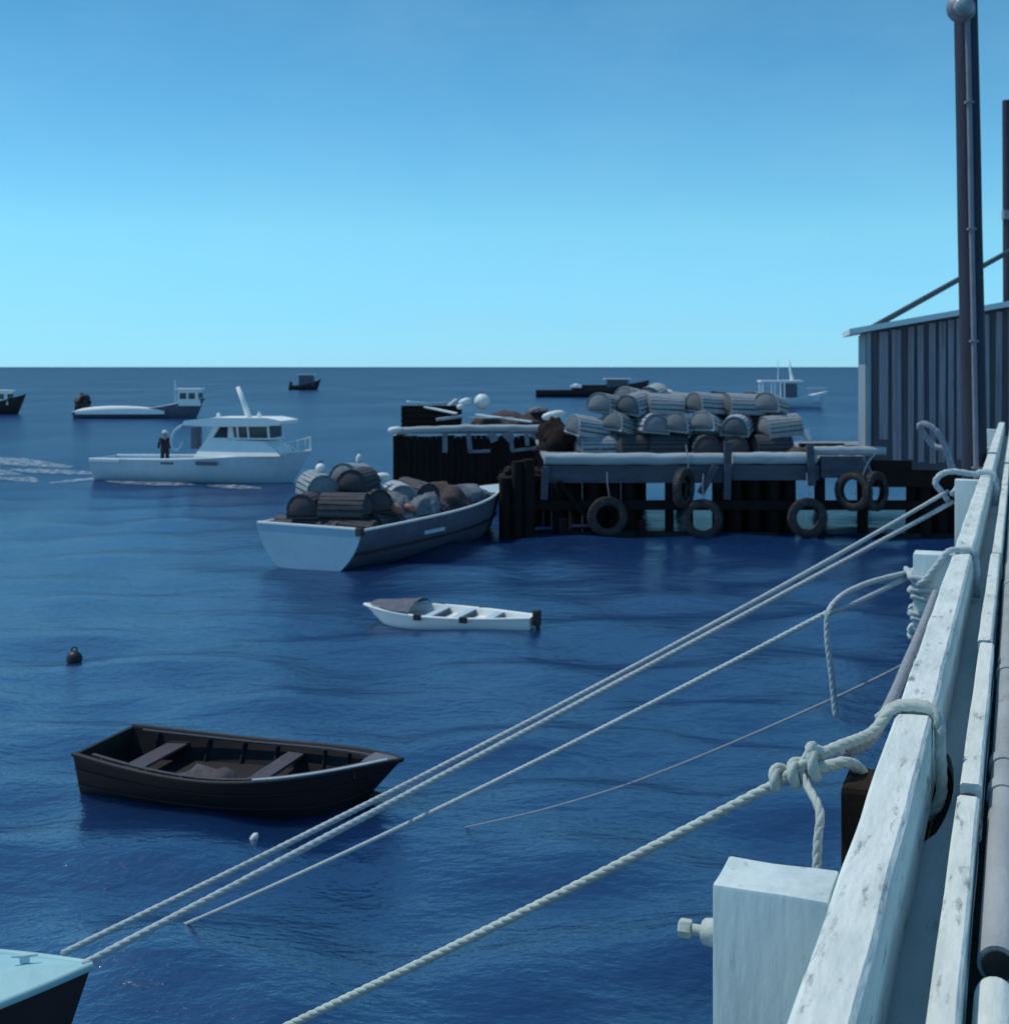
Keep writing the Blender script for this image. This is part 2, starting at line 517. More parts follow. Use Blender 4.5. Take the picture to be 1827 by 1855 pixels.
def water_mat():
    m = bpy.data.materials.new('sea_water')
    m.use_nodes = True
    nt = m.node_tree
    N, L = nt.nodes, nt.links
    N.remove(N['Principled BSDF'])
    out = N['Material Output']
    tc = N.new('ShaderNodeTexCoord')
    def noise_at(scale, stretch, detail, rot=0.0):
        mp = N.new('ShaderNodeMapping')
        mp.inputs['Scale'].default_value = stretch
        mp.inputs['Rotation'].default_value = (0, 0, rot)
        L.new(tc.outputs['Object'], mp.inputs[0])
        nz = N.new('ShaderNodeTexNoise')
        nz.inputs['Scale'].default_value = scale
        nz.inputs['Detail'].default_value = detail
        nz.inputs['Roughness'].default_value = 0.6
        L.new(mp.outputs[0], nz.inputs['Vector'])
        return nz.outputs['Fac']
    big = noise_at(0.05, (1, .45, 1), 3)
    cr = N.new('ShaderNodeMix')
    cr.data_type = 'RGBA'
    cr.inputs[6].default_value = (0.0040, 0.029, 0.112, 1)
    cr.inputs[7].default_value = (0.0050, 0.036, 0.128, 1)
    L.new(big, cr.inputs[0])
    n1 = noise_at(2.2, (.6, 1, 1), 5, .25)
    n2 = noise_at(11.0, (.7, 1, 1), 4, -.2)
    b1 = N.new('ShaderNodeBump')
    b1.inputs['Distance'].default_value = 0.10
    b1.inputs['Strength'].default_value = 0.58
    L.new(n1, b1.inputs['Height'])
    b2 = N.new('ShaderNodeBump')
    b2.inputs['Distance'].default_value = 0.022
    b2.inputs['Strength'].default_value = 0.42
    L.new(n2, b2.inputs['Height'])
    L.new(b1.outputs[0], b2.inputs['Normal'])
    df = N.new('ShaderNodeSubsurfaceScattering')     # light scattered back out of the water body
    df.falloff = 'BURLEY'
    df.inputs['Scale'].default_value = 0.7
    df.inputs['Radius'].default_value = (0.6, 0.9, 1.0)
    L.new(cr.outputs[2], df.inputs['Color'])
    L.new(b1.outputs[0], df.inputs['Normal'])
    gl = N.new('ShaderNodeBsdfGlossy')
    gl.inputs['Roughness'].default_value = 0.17
    L.new(b2.outputs[0], gl.inputs['Normal'])
    fr = N.new('ShaderNodeFresnel')
    fr.inputs['IOR'].default_value = 1.33
    L.new(b2.outputs[0], fr.inputs['Normal'])
    # choppy water never mirrors fully at grazing angles: wave faces tilt towards the eye
    sq = N.new('ShaderNodeMath'); sq.operation = 'MULTIPLY'
    L.new(fr.outputs[0], sq.inputs[0]); L.new(fr.outputs[0], sq.inputs[1])
    den = N.new('ShaderNodeMath'); den.operation = 'MULTIPLY_ADD'; den.inputs[1].default_value = 8.0; den.inputs[2].default_value = 1.0
    L.new(sq.outputs[0], den.inputs[0])
    pw = N.new('ShaderNodeMath'); pw.operation = 'POWER'; pw.inputs[1].default_value = 0.62
    L.new(fr.outputs[0], pw.inputs[0])
    dv = N.new('ShaderNodeMath'); dv.operation = 'DIVIDE'
    L.new(pw.outputs[0], dv.inputs[0]); L.new(den.outputs[0], dv.inputs[1])
    slick = N.new('ShaderNodeMapRange')
    slick.inputs[1].default_value, slick.inputs[2].default_value = 0.35, 0.65
    slick.inputs[3].default_value, slick.inputs[4].default_value = 1.40, 1.95
    L.new(big, slick.inputs[0])
    # an oval patch out among the moorings that mirrors more sky
    mpc = N.new('ShaderNodeMapping')
    mpc.inputs['Location'].default_value = (0.75, -1.55, 0)
    mpc.inputs['Scale'].default_value = (1 / 13.0, 1 / 24.0, 0)
    L.new(tc.outputs['Object'], mpc.inputs[0])
    gs = N.new('ShaderNodeTexGradient'); gs.gradient_type = 'SPHERICAL'
    L.new(mpc.outputs[0], gs.inputs[0])
    oval_gain = N.new('ShaderNodeMath'); oval_gain.operation = 'MULTIPLY_ADD'; oval_gain.inputs[1].default_value = 0.55
    L.new(gs.outputs['Fac'], oval_gain.inputs[0]); L.new(slick.outputs[0], oval_gain.inputs[2])
    rp = N.new('ShaderNodeMath'); rp.operation = 'MULTIPLY'
    L.new(dv.outputs[0], rp.inputs[0]); L.new(oval_gain.outputs[0], rp.inputs[1])
    mx = N.new('ShaderNodeMixShader')
    L.new(rp.outputs[0], mx.inputs[0])
    L.new(df.outputs[0], mx.inputs[1])
    L.new(gl.outputs[0], mx.inputs[2])
    L.new(mx.outputs[0], out.inputs['Surface'])
    return m
M['water'] = water_mat()

# ------------------------------------------------------------------ the sea
def make_sea():
    ys = [-14 + 16 * 1.0118 ** i for i in range(560)]
    ys.append(9000.0)
    ys = np.array(ys)
    nx = 330
    fx = np.linspace(-1, 1, nx)
    half = 0.85 * np.maximum(ys, 0) + 14
    X = fx[None, :] * half[:, None]
    Y = np.repeat(ys[:, None], nx, 1)
    dy = np.gradient(ys)
    dx = half * 2 / nx
    sp = np.maximum(dy, dx)
    rng = np.random.RandomState(3)
    Z = np.zeros_like(X)
    for _ in range(44):
        lam = 0.40 * (11 ** rng.rand())
        ang = rng.normal(1.25, 0.85)
        k = 2 * math.pi / lam
        amp = 0.0080 * lam ** 0.85
        att = np.clip((lam / sp - 2.5) / 3.0, 0, 1)[:, None]
        Z += att * amp * np.sin(k * (X * math.cos(ang) + Y * math.sin(ang)) + rng.rand() * 6.28)
    co = np.stack([X, Y, Z], -1).reshape(-1, 3)
    ny = len(ys)
    idx = np.arange(ny * nx).reshape(ny, nx)
    q = np.stack([idx[:-1, :-1], idx[:-1, 1:], idx[1:, 1:], idx[1:, :-1]], -1).reshape(-1)
    me = bpy.data.meshes.new('sea')
    me.vertices.add(len(co))
    me.vertices.foreach_set('co', co.ravel())
    nf = len(q) // 4
    me.loops.add(nf * 4)
    me.loops.foreach_set('vertex_index', q.astype(np.int32))
    me.polygons.add(nf)
    me.polygons.foreach_set('loop_start', np.arange(0, nf * 4, 4, dtype=np.int32))
    me.polygons.foreach_set('loop_total', np.full(nf, 4, dtype=np.int32))
    me.polygons.foreach_set('use_smooth', np.ones(nf, dtype=bool))
    me.update(calc_edges=True)
    me.materials.append(M['water'])
    o = bpy.data.objects.new('sea', me)
    COL.objects.link(o)
    o['kind'] = 'structure'
make_sea()

# ------------------------------------------------------------------ near wharf with white rail
DW = Vector((0.3615, 0.9323, 0))       # along the wharf
NW = Vector((0.9323, -0.3615, 0))      # to its right (landward)
MW = Matrix((DW, -NW, Vector((0, 0, 1)))).transposed()   # local x along, y to the left, z up
def wp(t, p, z):
    return DW * t + NW * p + Vector((0, 0, z))

def beam(mb, t0, t1, p0, p1, z0, z1, ch=0.012, step=0.12, amp=0.003, seed=0.0):
    """a long timber with chamfered, slightly uneven edges along the wharf"""
    sec = [(p0 + ch, z0), (p1 - ch, z0), (p1, z0 + ch), (p1, z1 - ch), (p1 - ch, z1), (p0 + ch, z1), (p0, z1 - ch), (p0, z0 + ch)]
    n = max(1, int((t1 - t0) / step))
    rings = []
    for i in range(n + 1):
        t = t0 + (t1 - t0) * i / n
        ring = []
        for p, z in sec:
            v = wp(t, p, z)
            q = Vector((t * 2.3 + seed, p * 9, z * 9))
            v += NW * mnoise.noise(q) * amp + Vector((0, 0, mnoise.noise(q + Vector((9, 0, 0))) * amp))
            ring.append(mb.bm.verts.new(v))
        rings.append(ring)
    fs = []
    for a, b in zip(rings, rings[1:]):
        for k in range(8):
            fs.append(mb.bm.faces.new((a[k], a[(k + 1) % 8], b[(k + 1) % 8], b[k])))
    fs.append(mb.bm.faces.new(rings[0][::-1]))
    fs.append(mb.bm.faces.new(rings[-1]))
    mb._faces(fs)

RT = 3.80                                                # rail top
POST_T = [3.06, 8.95, 14.9, 21.0, 27.1]
wharf = thing('timber_wharf', 'dark timber wharf on piles under the white rail at the right edge', 'wharf', wp(14, 1.5, 0))
base = wp(14, 1.5, 0)
def wbuild(mb, name, m, par=wharf, **k):
    for v in mb.bm.verts:
        v.co -= base
    return mb.build(name, m, par, **k)
mb = MB()
t = -3.0
while t < 30.5:
    w = 0.19 + random.uniform(-.01, .01)
    mb.box(wp(t + w / 2, 1.55 + random.uniform(-.02, .02), 3.27 + random.uniform(-.004, .004)), (w - .012, 3.9, .06), MW)
    t += w
wbuild(mb, 'deck', M['wood_brown'])
mb = MB()
for p in (-.36, .9, 2.2, 3.3):
    beam(mb, -3, 30.5, p - .1, p + .1, 2.9, 3.235, .015, .5, .004, p)
wbuild(mb, 'stringer', M['wood_dark'])
for i in range(7):
    for p in (-.36, 1.5, 3.2):
        mb = MB()
        tt = -1.2 + i * 5.2
        mb.tube([wp(tt, p, -3), wp(tt + random.uniform(-.05, .05), p, 1), wp(tt, p, 2.9)], [.17, .16, .145], 12)
        wbuild(mb, 'pile', M['wood_dark'], smooth=True, auto=50)
# lower kerb plank with a scalloped cut-out, shaded by the rail
def plank_outline():
    pl, pr, pn = -.40, -.183, -.279
    pts = [(-3.0, pr), (30.5, pr), (30.5, pl), (5.51, pl), (5.50, pn)]
    for i in range(1, 12):
        a = i / 12
        tt = 5.50 - 1.10 * a
        pts.append((tt, pn + .062 * math.sin(math.pi * a) ** .55))
    pts += [(4.40, pn), (4.39, pl), (-3.0, pl)]
    return [(t, -p) for t, p in pts]
mb = MB()
mb.prism(plank_outline()[::-1], 3.44, 3.492, MW)
wbuild(mb, 'kerb_plank', M['plank_grey'])
# dark fender pile outside the rail just past the first post
mb = MB()
mb.box(wp(4.42, -.468, .32), (.24, .115, 6.7), MW, .02)
mb.jitter(.008, 6)
wbuild(mb, 'fender_pile', M['wood_brown'])
mb = MB()
beam(mb, 4.5, 7.6, -.47, -.41, 3.0, 3.50, .01, .2, .004, 4)
wbuild(mb, 'fender_board', M['wood_brown'])

# cap rail
mb = MB()
beam(mb, -3.0, 30.5, -.398, -.278, RT - .30, RT, .012, .06, .0045, 0)
rail = mb.build('cap_rail', M['rail_white'], smooth=True, auto=35)
tag(rail, 'long thick white painted timber rail running away along the wharf edge', 'rail')
centre_origin(rail)

# second, thinner white rail of butted boards
G2 = 'white boards butted end to end in the inner rail'
segs = [(-3.0, 4.43, 'nearest long white board of the inner rail, beside the grey pipe'),
        (4.52, 6.85, 'second white board of the inner rail, past the dark bolt head'),
        (6.88, 10.1, 'third white board of the inner rail, behind the second board'),
        (10.14, 16.0, 'far white board of the inner rail, level with the third post'),
        (16.05, 30.4, 'farthest white board of the inner rail, near the pole')]
for i, (a, b, lab) in enumerate(segs):
    mb = MB()
    off = (0, .004, -.006, .003, 0)[i]
    beam(mb, a, b, -.181 + off, -.116 + off, 3.47, 3.645 + (0, .012, .02, .02, .02)[i], .008, .1, .003, 20 + i)
    o = mb.build('board', M['rail_white'], smooth=True, auto=35)
    tag(o, lab, 'board', G2)
    centre_origin(o)
mb = MB()
mb.lathe([(.020, 0), (.030, .004), (.030, .022), (.022, .034), (.008, .038)], wp(4.475, -.148, 3.60), 10)
mb.lathe([(.012, -.12), (.012, .0)], wp(4.475, -.148, 3.60), 8)
o = mb.build('bolt', M['dark_metal'], smooth=True, auto=40)
tag(o, 'dark bolt head in the gap between two white inner rail boards', 'bolt')
centre_origin(o)

# pipes along the inner rail
pipe = thing('pipe', 'grey round pipe with collars lying beside the white inner rail', 'pipe', wp(10, -.045, 3.55))
pb = wp(10, -.045, 3.55)
def pline(t0, t1, r, n=24):
    return [wp(t0 + (t1 - t0) * i / n, -.047 + .004 * mnoise.noise(Vector((i * .3, 0, 0))), 3.56) - pb for i in range(n + 1)]
mb = MB(); mb.tube(pline(3.40, 30.0, .047), .047, 20)
mb.build('tube', M['pipe_grey'], pipe, smooth=True, auto=50)
for tt in (4.75, 5.08, 6.6, 9.2, 13.0):
    mb = MB(); mb.tube([wp(tt - .05, -.047, 3.56) - pb, wp(tt + .05, -.047, 3.56) - pb], .0535, 20)
    mb.build('collar', M['pipe_grey'], pipe, smooth=True, auto=50)
mb = MB()
mb.tube([wp(3.392, -.047, 3.56) - pb, wp(3.50, -.047, 3.56) - pb], .037, 16)
mb.build('bore', M['dark_metal'], pipe, smooth=True, auto=50)
mb = MB()
MP = Matrix((-NW, Vector((0, 0, 1)), DW)).transposed()
mb.lathe([(.047, -4.6), (.047, -.06), (.043, -.03), (.032, -.010), (.012, 0)], wp(3.30, -.050, 3.545), 20, MP)
o = mb.build('pipe', M['rail_white'], smooth=True, auto=50)
tag(o, 'white pipe with a rounded end in the bottom right corner', 'pipe')
centre_origin(o)

# mooring posts
plabels = ['nearest white square post outside the rail with a bolt on its side',
           'second white post outside the rail, wrapped in pale rope',
           'third white post, under the pair of long mooring ropes',
           'fourth white post far along the rail, beside the tarred pole',
           'farthest small white post where the rail meets the pier']
for i, t0 in enumerate(POST_T):
    pw = .236 if i else .266
    org = wp(t0, -.400 - pw / 2 - .001, 0)
    post = thing('mooring_post', plabels[i], 'post', org, math.atan2(DW.y, DW.x), 'white mooring posts along the rail')
    mb = MB()
    mb.box((.10, 0, .4), (.20, pw, 2 * RT - .8 - .02), None, .010)
    # subdivide and wobble for worn edges
    bmesh.ops.subdivide_edges(mb.bm, edges=[e for e in mb.bm.edges if e.calc_length() > .12], cuts=4 if i == 0 else 1)
    mb.jitter(.004, 7, i * 3.0)
    mb.build('shaft', M['post_white'], post, smooth=True, auto=35)
    if i == 0:
        mb = MB()
        MX = Matrix((Vector((1, 0, 0)), Vector((0, 0, 1)), Vector((0, -1, 0)))).transposed()
        MXn = Matrix((Vector((1, 0, 0)), Vector((0, 0, -1)), Vector((0, 1, 0)))).transposed()
        mb.lathe([(.013, -.05), (.013, .085), (.010, .09)], (.055, pw / 2, 3.655), 12, MXn)
        mb.lathe([(.030, 0), (.033, .006), (.030, .028), (.024, .034)], (.055, pw / 2 + .002, 3.655), 12, MXn)
        mb.lathe([(.020, .062), (.022, .065), (.022, .088), (.018, .092)], (.055, pw / 2, 3.655), 6, MXn)
        mb.build('bolt', M['rope_pale'], post, smooth=True, auto=40)

# ------------------------------------------------------------------ tarred pole on the wharf edge
px_ = at(1761, 600, 18.5)
pole = thing('utility_pole', 'tall dark tarred pole with a conduit and a round lamp near the top', 'pole', (px_.x, 18.5, 0))
mb = MB()
pts = []
for i in range(15):
    z = -2.5 + i * 1.05
    pts.append((-.020 * (z - 5) + .012 * mnoise.noise(Vector((z * .4, 3, 0))), 0, z))
mb.tube(pts, [.185 - .0022 * i for i in range(15)], 20)
mb.build('shaft', M['pole'], pole, smooth=True, auto=50)
mb = MB()
cp = [(p[0] - .045, p[1] - .190, p[2]) for p in pts[2:14]]
mb.tube(cp, .036, 10)
mb.build('conduit', M['conduit'], pole, smooth=True, auto=50)
for z in (3.6, 5.35, 6.9, 8.65):
    mb = MB()
    mb.box((-.020 * (z - 5) - .045, -.190, z), (.115, .085, .035), None, .008)
    mb.build('strap', M['conduit'], pole)
lamp_z = EYE + (HOR - 22) / F * 18.5
lx = (1738 - 913.5) / F * 18.35 - px_.x
mb = MB()
MY = Matrix((Vector((1, 0, 0)), Vector((0, 0, 1)), Vector((0, -1, 0)))).transposed()
mb.lathe([(.20, 0), (.205, .03), (.19, .07), (.15, .11)], (lx, -.16, lamp_z), 20, MY)
lm = mb.build('lamp', M['conduit'], pole, smooth=True, auto=40)
mb = MB()
mb.lathe([(.145, .105), (.14, .15), (.11, .19), (.06, .215), (.01, .222)], (lx, -.16, lamp_z), 20, MY)
mb.build('globe', M['glass'], lm, smooth=True)
mb = MB()
mb.bar((lx - .02, -.16, lamp_z + .12), (lx + .1, -.16, lamp_z + .34), .05, .05)
mb.build('bracket', M['dark_metal'], lm)

# ------------------------------------------------------------------ pier with shed
ZD = 2.254         # pier deck over the water
ZL = 2.85          # the deck's height before the scaling about the camera
pier = thing('timber_pier', 'dark timber pier on crib logs and piles carrying stacked lobster traps', 'pier', (5.5, 34.5, 0))
pier.location = (7.024, 44.057, -1.385)   # scaled about the camera, standing with its foot below the water
pier.scale = (1.277, 1.277, 1.277)
PB = Vector((5.5, 34.5, 0))
def pbuild(mb, name, m, **k):
    for v in mb.bm.verts:
        v.co -= PB
    return mb.build(name, m, pier, **k)
mb = MB()
x = .9
while x < 11.4:
    w = random.uniform(.17, .21)
    mb.box((x + w / 2, 34.6 + random.uniform(-.05, .05), ZL - .035 + random.uniform(-.006, .006)), (w - .015, 7.0, .07))
    x += w
x = .9
while x < 2.6:
    w = random.uniform(.17, .21)
    mb.box((x + w / 2, 41.1, ZL - .035), (w - .015, 5.9, .07))
    x += w
pbuild(mb, 'deck', M['wood_deck'])
# edge beams: pale round logs, three lengths
for x0, x1, z, r, m in ((.93, 5.10, 2.84, .14, 'wood_pale'), (5.32, 7.28, 2.86, .14, 'wood_pale'), (7.10, 8.9, 3.03, .11, 'wood_pale')):
    mb = MB()
    n = 14
    mb.tube([(x0 + (x1 - x0) * i / n, 30.98 + .02 * mnoise.noise(Vector((i * .5, x0, 0))), z + .02 * mnoise.noise(Vector((i * .6, 5, x0)))) for i in range(n + 1)], [r * (1 + .10 * mnoise.noise(Vector((i * .7, 9, x0)))) for i in range(n + 1)], 14)
    pbuild(mb, 'edge_log', M[m], smooth=True, auto=50)
for x0, x1, z0, z1, y in ((.95, 5.1, 2.28, 2.69, 31.02), (5.3, 7.35, 2.34, 2.70, 31.03), (7.38, 8.55, 2.40, 2.90, 31.0)):
    mb = MB()
    mb.bar((x0, y, (z0 + z1) / 2), (x1, y, (z0 + z1) / 2), .16, z1 - z0, .015)
    pbuild(mb, 'stringer', M['wood_mid'])
mb = MB()
for y in (33.0, 35.2, 37.8):
    mb.bar((.9, y, 2.56), (11.4, y, 2.56), .22, .42, .015)
pbuild(mb, 'inner_stringer', M['wood_dark'])
mb = MB()
mb.bar((8.56, 30.97, 2.50), (11.3, 30.75, 2.50), .2, .62, .02)
pbuild(mb, 'stringer', M['wood_brown'])  # darker timber puts the shade below the shed into the colour
# mid-height walers, front and back
for y in (30.98,):
    mb = MB()
    mb.bar((.0, y, 1.76), (10.9, y, 1.76), .2, .22, .02)
    pbuild(mb, 'waler', M['wood_dark'])
# crib logs from the water up, in broken courses
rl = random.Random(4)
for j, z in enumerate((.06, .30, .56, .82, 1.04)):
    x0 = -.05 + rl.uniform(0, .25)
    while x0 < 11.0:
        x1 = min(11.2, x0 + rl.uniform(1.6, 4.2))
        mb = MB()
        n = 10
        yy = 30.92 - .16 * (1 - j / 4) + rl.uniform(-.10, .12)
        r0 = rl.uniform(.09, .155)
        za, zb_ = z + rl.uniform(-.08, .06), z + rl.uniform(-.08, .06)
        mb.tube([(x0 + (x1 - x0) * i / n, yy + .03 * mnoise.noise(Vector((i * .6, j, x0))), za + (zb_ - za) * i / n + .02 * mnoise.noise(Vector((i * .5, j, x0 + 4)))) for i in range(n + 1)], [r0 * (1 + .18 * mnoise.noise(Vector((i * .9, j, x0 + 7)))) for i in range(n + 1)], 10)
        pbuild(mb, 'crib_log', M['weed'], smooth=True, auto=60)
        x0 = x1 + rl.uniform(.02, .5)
mb = MB()
x = 1.0
while x < 11.2:
    w = rl.uniform(.2, .3)
    mb.box((x + w / 2, 32.35, .2 + rl.uniform(-.08, .04)), (w - .012, .06, 1.7))
    x += w
pbuild(mb, 'crib_light_stop', M['wood_brown'])  # added dark planking that stops light coming through the crib
rc = random.Random(11)
for k in range(9):
    mb = MB()
    bmesh.ops.create_icosphere(mb.bm, subdivisions=3, radius=1)
    sx, sz = rc.uniform(.35, .9), rc.uniform(.25, .5)
    cx, cz_ = .3 + k * 1.2 + rc.uniform(-.3, .3), rc.uniform(.0, .6)
    for v in mb.bm.verts:
        q = v.co * (1 + .5 * mnoise.noise(v.co * 2.2 + Vector((k, 0, 0))) + .25 * mnoise.noise(v.co * 6 + Vector((k, 5, 0))))
        v.co = Vector((cx + q.x * sx, 30.84 + q.y * .16, cz_ + q.z * sz))
    pbuild(mb, 'weed_clump', M['weed'], smooth=True)
for k in range(7):
    mb = MB()
    X = .9 + k * 1.25 + rc.uniform(-.4, .4)
    mb.tube([(X, 30.72, -1.5), (X + rc.uniform(-.08, .08), 30.7, rc.uniform(.9, 1.6))], [.12, .10], 10)
    mb.jitter(.02, 3, k)
    pbuild(mb, 'fender_pile', M['wood_dark'], smooth=True, auto=50)
mb = MB()
for y, zz in ((33.2, (.0, .3, .6)), (37.4, (-.1, .1))):
    for j, z in enumerate(zz):
        mb.tube([(1.2, y, z), (11.2, y, z)], .15, 8)
pbuild(mb, 'inner_crib', M['wood_dark'], smooth=True, auto=60)
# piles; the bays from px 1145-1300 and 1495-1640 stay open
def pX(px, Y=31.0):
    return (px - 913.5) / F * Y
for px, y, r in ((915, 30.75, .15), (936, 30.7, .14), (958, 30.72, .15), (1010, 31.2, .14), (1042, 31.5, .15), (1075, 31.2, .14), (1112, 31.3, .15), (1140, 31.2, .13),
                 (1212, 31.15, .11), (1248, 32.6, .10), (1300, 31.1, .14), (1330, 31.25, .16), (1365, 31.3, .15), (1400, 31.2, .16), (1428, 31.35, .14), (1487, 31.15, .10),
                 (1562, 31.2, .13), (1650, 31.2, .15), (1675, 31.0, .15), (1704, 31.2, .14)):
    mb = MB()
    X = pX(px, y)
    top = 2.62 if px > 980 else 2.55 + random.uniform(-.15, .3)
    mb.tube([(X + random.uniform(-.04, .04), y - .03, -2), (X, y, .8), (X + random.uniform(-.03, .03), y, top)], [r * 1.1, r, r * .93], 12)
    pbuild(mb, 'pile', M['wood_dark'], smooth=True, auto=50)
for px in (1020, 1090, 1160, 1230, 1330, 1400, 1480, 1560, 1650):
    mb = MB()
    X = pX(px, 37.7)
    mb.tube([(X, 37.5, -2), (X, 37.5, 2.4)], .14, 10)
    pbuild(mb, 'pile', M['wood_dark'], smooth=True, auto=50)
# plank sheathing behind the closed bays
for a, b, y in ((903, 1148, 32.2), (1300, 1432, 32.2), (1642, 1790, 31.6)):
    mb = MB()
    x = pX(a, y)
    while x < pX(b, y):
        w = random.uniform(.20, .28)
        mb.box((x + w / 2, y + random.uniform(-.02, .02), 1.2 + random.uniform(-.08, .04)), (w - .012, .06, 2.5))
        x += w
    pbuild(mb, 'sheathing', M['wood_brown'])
# front bracing and pale uprights
for p0, p1, m in (((985, 905), (988, 845), 'wood_mid'), ((1268, 895), (1296, 842), 'wood_mid'), ((1316, 905), (1318, 800), 'wood_mid'), ((1470, 880), (1466, 806), 'wood_mid')):
    mb = MB()
    a = at(p0[0], p0[1], 30.84); b = at(p1[0], p1[1], 30.84)
    mb.bar(a, b, .17, .10, .012, up=(0, 1, 0))
    pbuild(mb, 'upright', M[m])
mb = MB()
mb.bar(at(1035, 952, 30.8), at(1085, 952, 30.8), .08, .06)
pbuild(mb, 'brace', M['wood_mid'])
mb = MB()
mb.bar(at(1012, 872, 30.85), at(1108, 1000, 30.80), .12, .10, .01)
pbuild(mb, 'brace', M['wood_dark'])

# tyres hung as fenders
def make_tyre():
    t_ = thing('tyre', 'old tyre', 'tyre', (0, 0, 0), 0, 'old tyres hung along the pier')
    t_.scale = (1.25, 1.25, 1.25)
    mb = MB()
    prof = [(.285, -.075), (.32, -.095), (.40, -.095), (.445, -.075), (.46, -.03), (.46, .03), (.445, .075), (.40, .095), (.32, .095), (.285, .075), (.30, .05), (.38, .045), (.40, 0), (.38, -.045), (.30, -.05)]
    MYY = Matrix((Vector((1, 0, 0)), Vector((0, 0, 1)), Vector((0, -1, 0)))).transposed()
    seg = 32
    rings = [[mb.bm.verts.new(MYY @ Vector((r * math.cos(k * 2 * math.pi / seg), r * math.sin(k * 2 * math.pi / seg), z))) for k in range(seg)] for r, z in prof]
    for i in range(len(rings)):
        a, b = rings[i], rings[(i + 1) % len(rings)]
        for k in range(seg):
            mb.bm.faces.new((a[k], a[(k + 1) % seg], b[(k + 1) % seg], b[k]))
    mb.build('casing', M['rubber'], t_, smooth=True, auto=40)
    mb = MB()
    for k in range(40):
        a = k * 2 * math.pi / 40
        mb.box((.462 * math.cos(a), 0, .462 * math.sin(a)), (.016, .15, .045), Matrix.Rotation(-a, 3, 'Y'))
    mb.build('tread', M['rubber'], t_)
    mb = MB()
    strands(mb, [(0, .02, .30), (.03, -.03, .48), (0, .0, .75), (.01, .1, 1.05)], .014)
    mb.build('lanyard', M['rope_dull'], t_)
    return t_
tspots = [(1100, 936, 39.01, .15, 'old tyre hung on the dark piles, leftmost under the pier'),
          (1238, 884, 39.08, 1.0, 'old tyre turned edge-on in the upper left opening under the pier'),
          (1272, 940, 39.01, -.25, 'old tyre in the left opening under the pier, below the waler'),
          (1462, 938, 38.95, .1, 'old tyre with a pale rim hung in the middle of the pier'),
          (1545, 890, 39.08, -.75, 'old tyre tilted left of the pile in the right opening'),
          (1585, 890, 39.08, .75, 'old tyre tilted right of the pile in the right opening')]
ty0 = make_tyre()
for i, (px, py, Y, rz, lab) in enumerate(tspots):
    p = at(px, py, Y)
    if i == 0:
        ty0.location = p; ty0.rotation_euler = (0, 0, rz); ty0['label'] = lab
    else:
        dup(ty0, p, (0, (0, .3, 0, 0, .5, -.5)[i], rz), lab)

# shed
SHC = Vector((10.83, 39.59, ZD))
sa = -math.atan2(.204, .979)
shed = thing('wooden_shed', 'grey board and batten shed with a pale low roof on the pier', 'shed', SHC, sa)
shed.scale = (1.277, 1.277, 1.277)  # shed scaled about the camera together with the pier
SW, SD = 6.0, 3.0          # width along the front, depth
def roof_z(s):
    return 2.97 + (.175 * s if s < 3.6 else .175 * 3.6 - .175 * (s - 3.6))
# local x along the front (to the right), y into depth
def front_wall(mb, y, th):
    mb.prism([(0, -.25), (SW, -.25), (SW, roof_z(SW) - .02), (3.6, roof_z(3.6) - .02), (0, roof_z(0) - .02)], 0, th,
             Matrix((Vector((1, 0, 0)), Vector((0, 0, 1)), Vector((0, -1, 0)))).transposed(), (0, y, 0))
mb = MB()
front_wall(mb, .06, .06)
front_wall(mb, SD, .06)
mb.box((.03, SD / 2, 1.36), (.06, SD - .13, 3.2))
mb.box((SW - .03, SD / 2, 1.25), (.06, SD - .13, 3.0))
mb.build('wall', M['shed_dark'], shed)
mb = MB()
x = .26
while x < SW - .1:
    w = random.uniform(.12, .21)
    z0 = random.uniform(-.10, .05) if x > .55 else .45
    z1 = roof_z(x) - .06
    rotm = Matrix.Rotation(random.uniform(-.010, .010), 3, 'Y')
    mb.box((x + w / 2, -.022 + random.uniform(-.008, .006), (z0 + z1) / 2), (w, .045, z1 - z0), rotm, .006)
    x += w + random.uniform(.05, .16)
mb.build('battens', M['shed_board'], shed)
mb = MB()
mb.box((.035, -.028, 1.45), (.09, .05, 3.0), None, .006)
mb.build('corner_board', M['shed_sunlit'], shed)
mb = MB()
mb.box((-.02, SD / 2, 1.47), (.04, SD - .14, 2.92), None, .004)
mb.build('end_boards', M['shed_sunlit'], shed)
for s0, s1 in ((-.42, 3.6), (3.6, SW + .35)):
    mb = MB()
    a = Vector((s0, 0, roof_z(s0) if s0 < 0 else roof_z(s0))); b = Vector((s1, 0, roof_z(s1)))
    mb.prism([(-.35, a.z), (SD + .3, a.z), (SD + .3, a.z + .07), (-.35, a.z + .07)], 0, 1)
    mb.bm.clear()
    vs = []
    for (s, zz) in ((a.x, a.z), (b.x, b.z)):
        vs.append([mb.bm.verts.new((s, y, zz + h)) for y, h in ((-.35, 0), (SD + .3, 0), (SD + .3, .13), (-.35, .13))])
    for k in range(4):
        mb.bm.faces.new((vs[0][k], vs[0][(k + 1) % 4], vs[1][(k + 1) % 4], vs[1][k]))
    mb.bm.faces.new(vs[0][::-1]); mb.bm.faces.new(vs[1])
    mb.build('roof', M['roof'], shed)

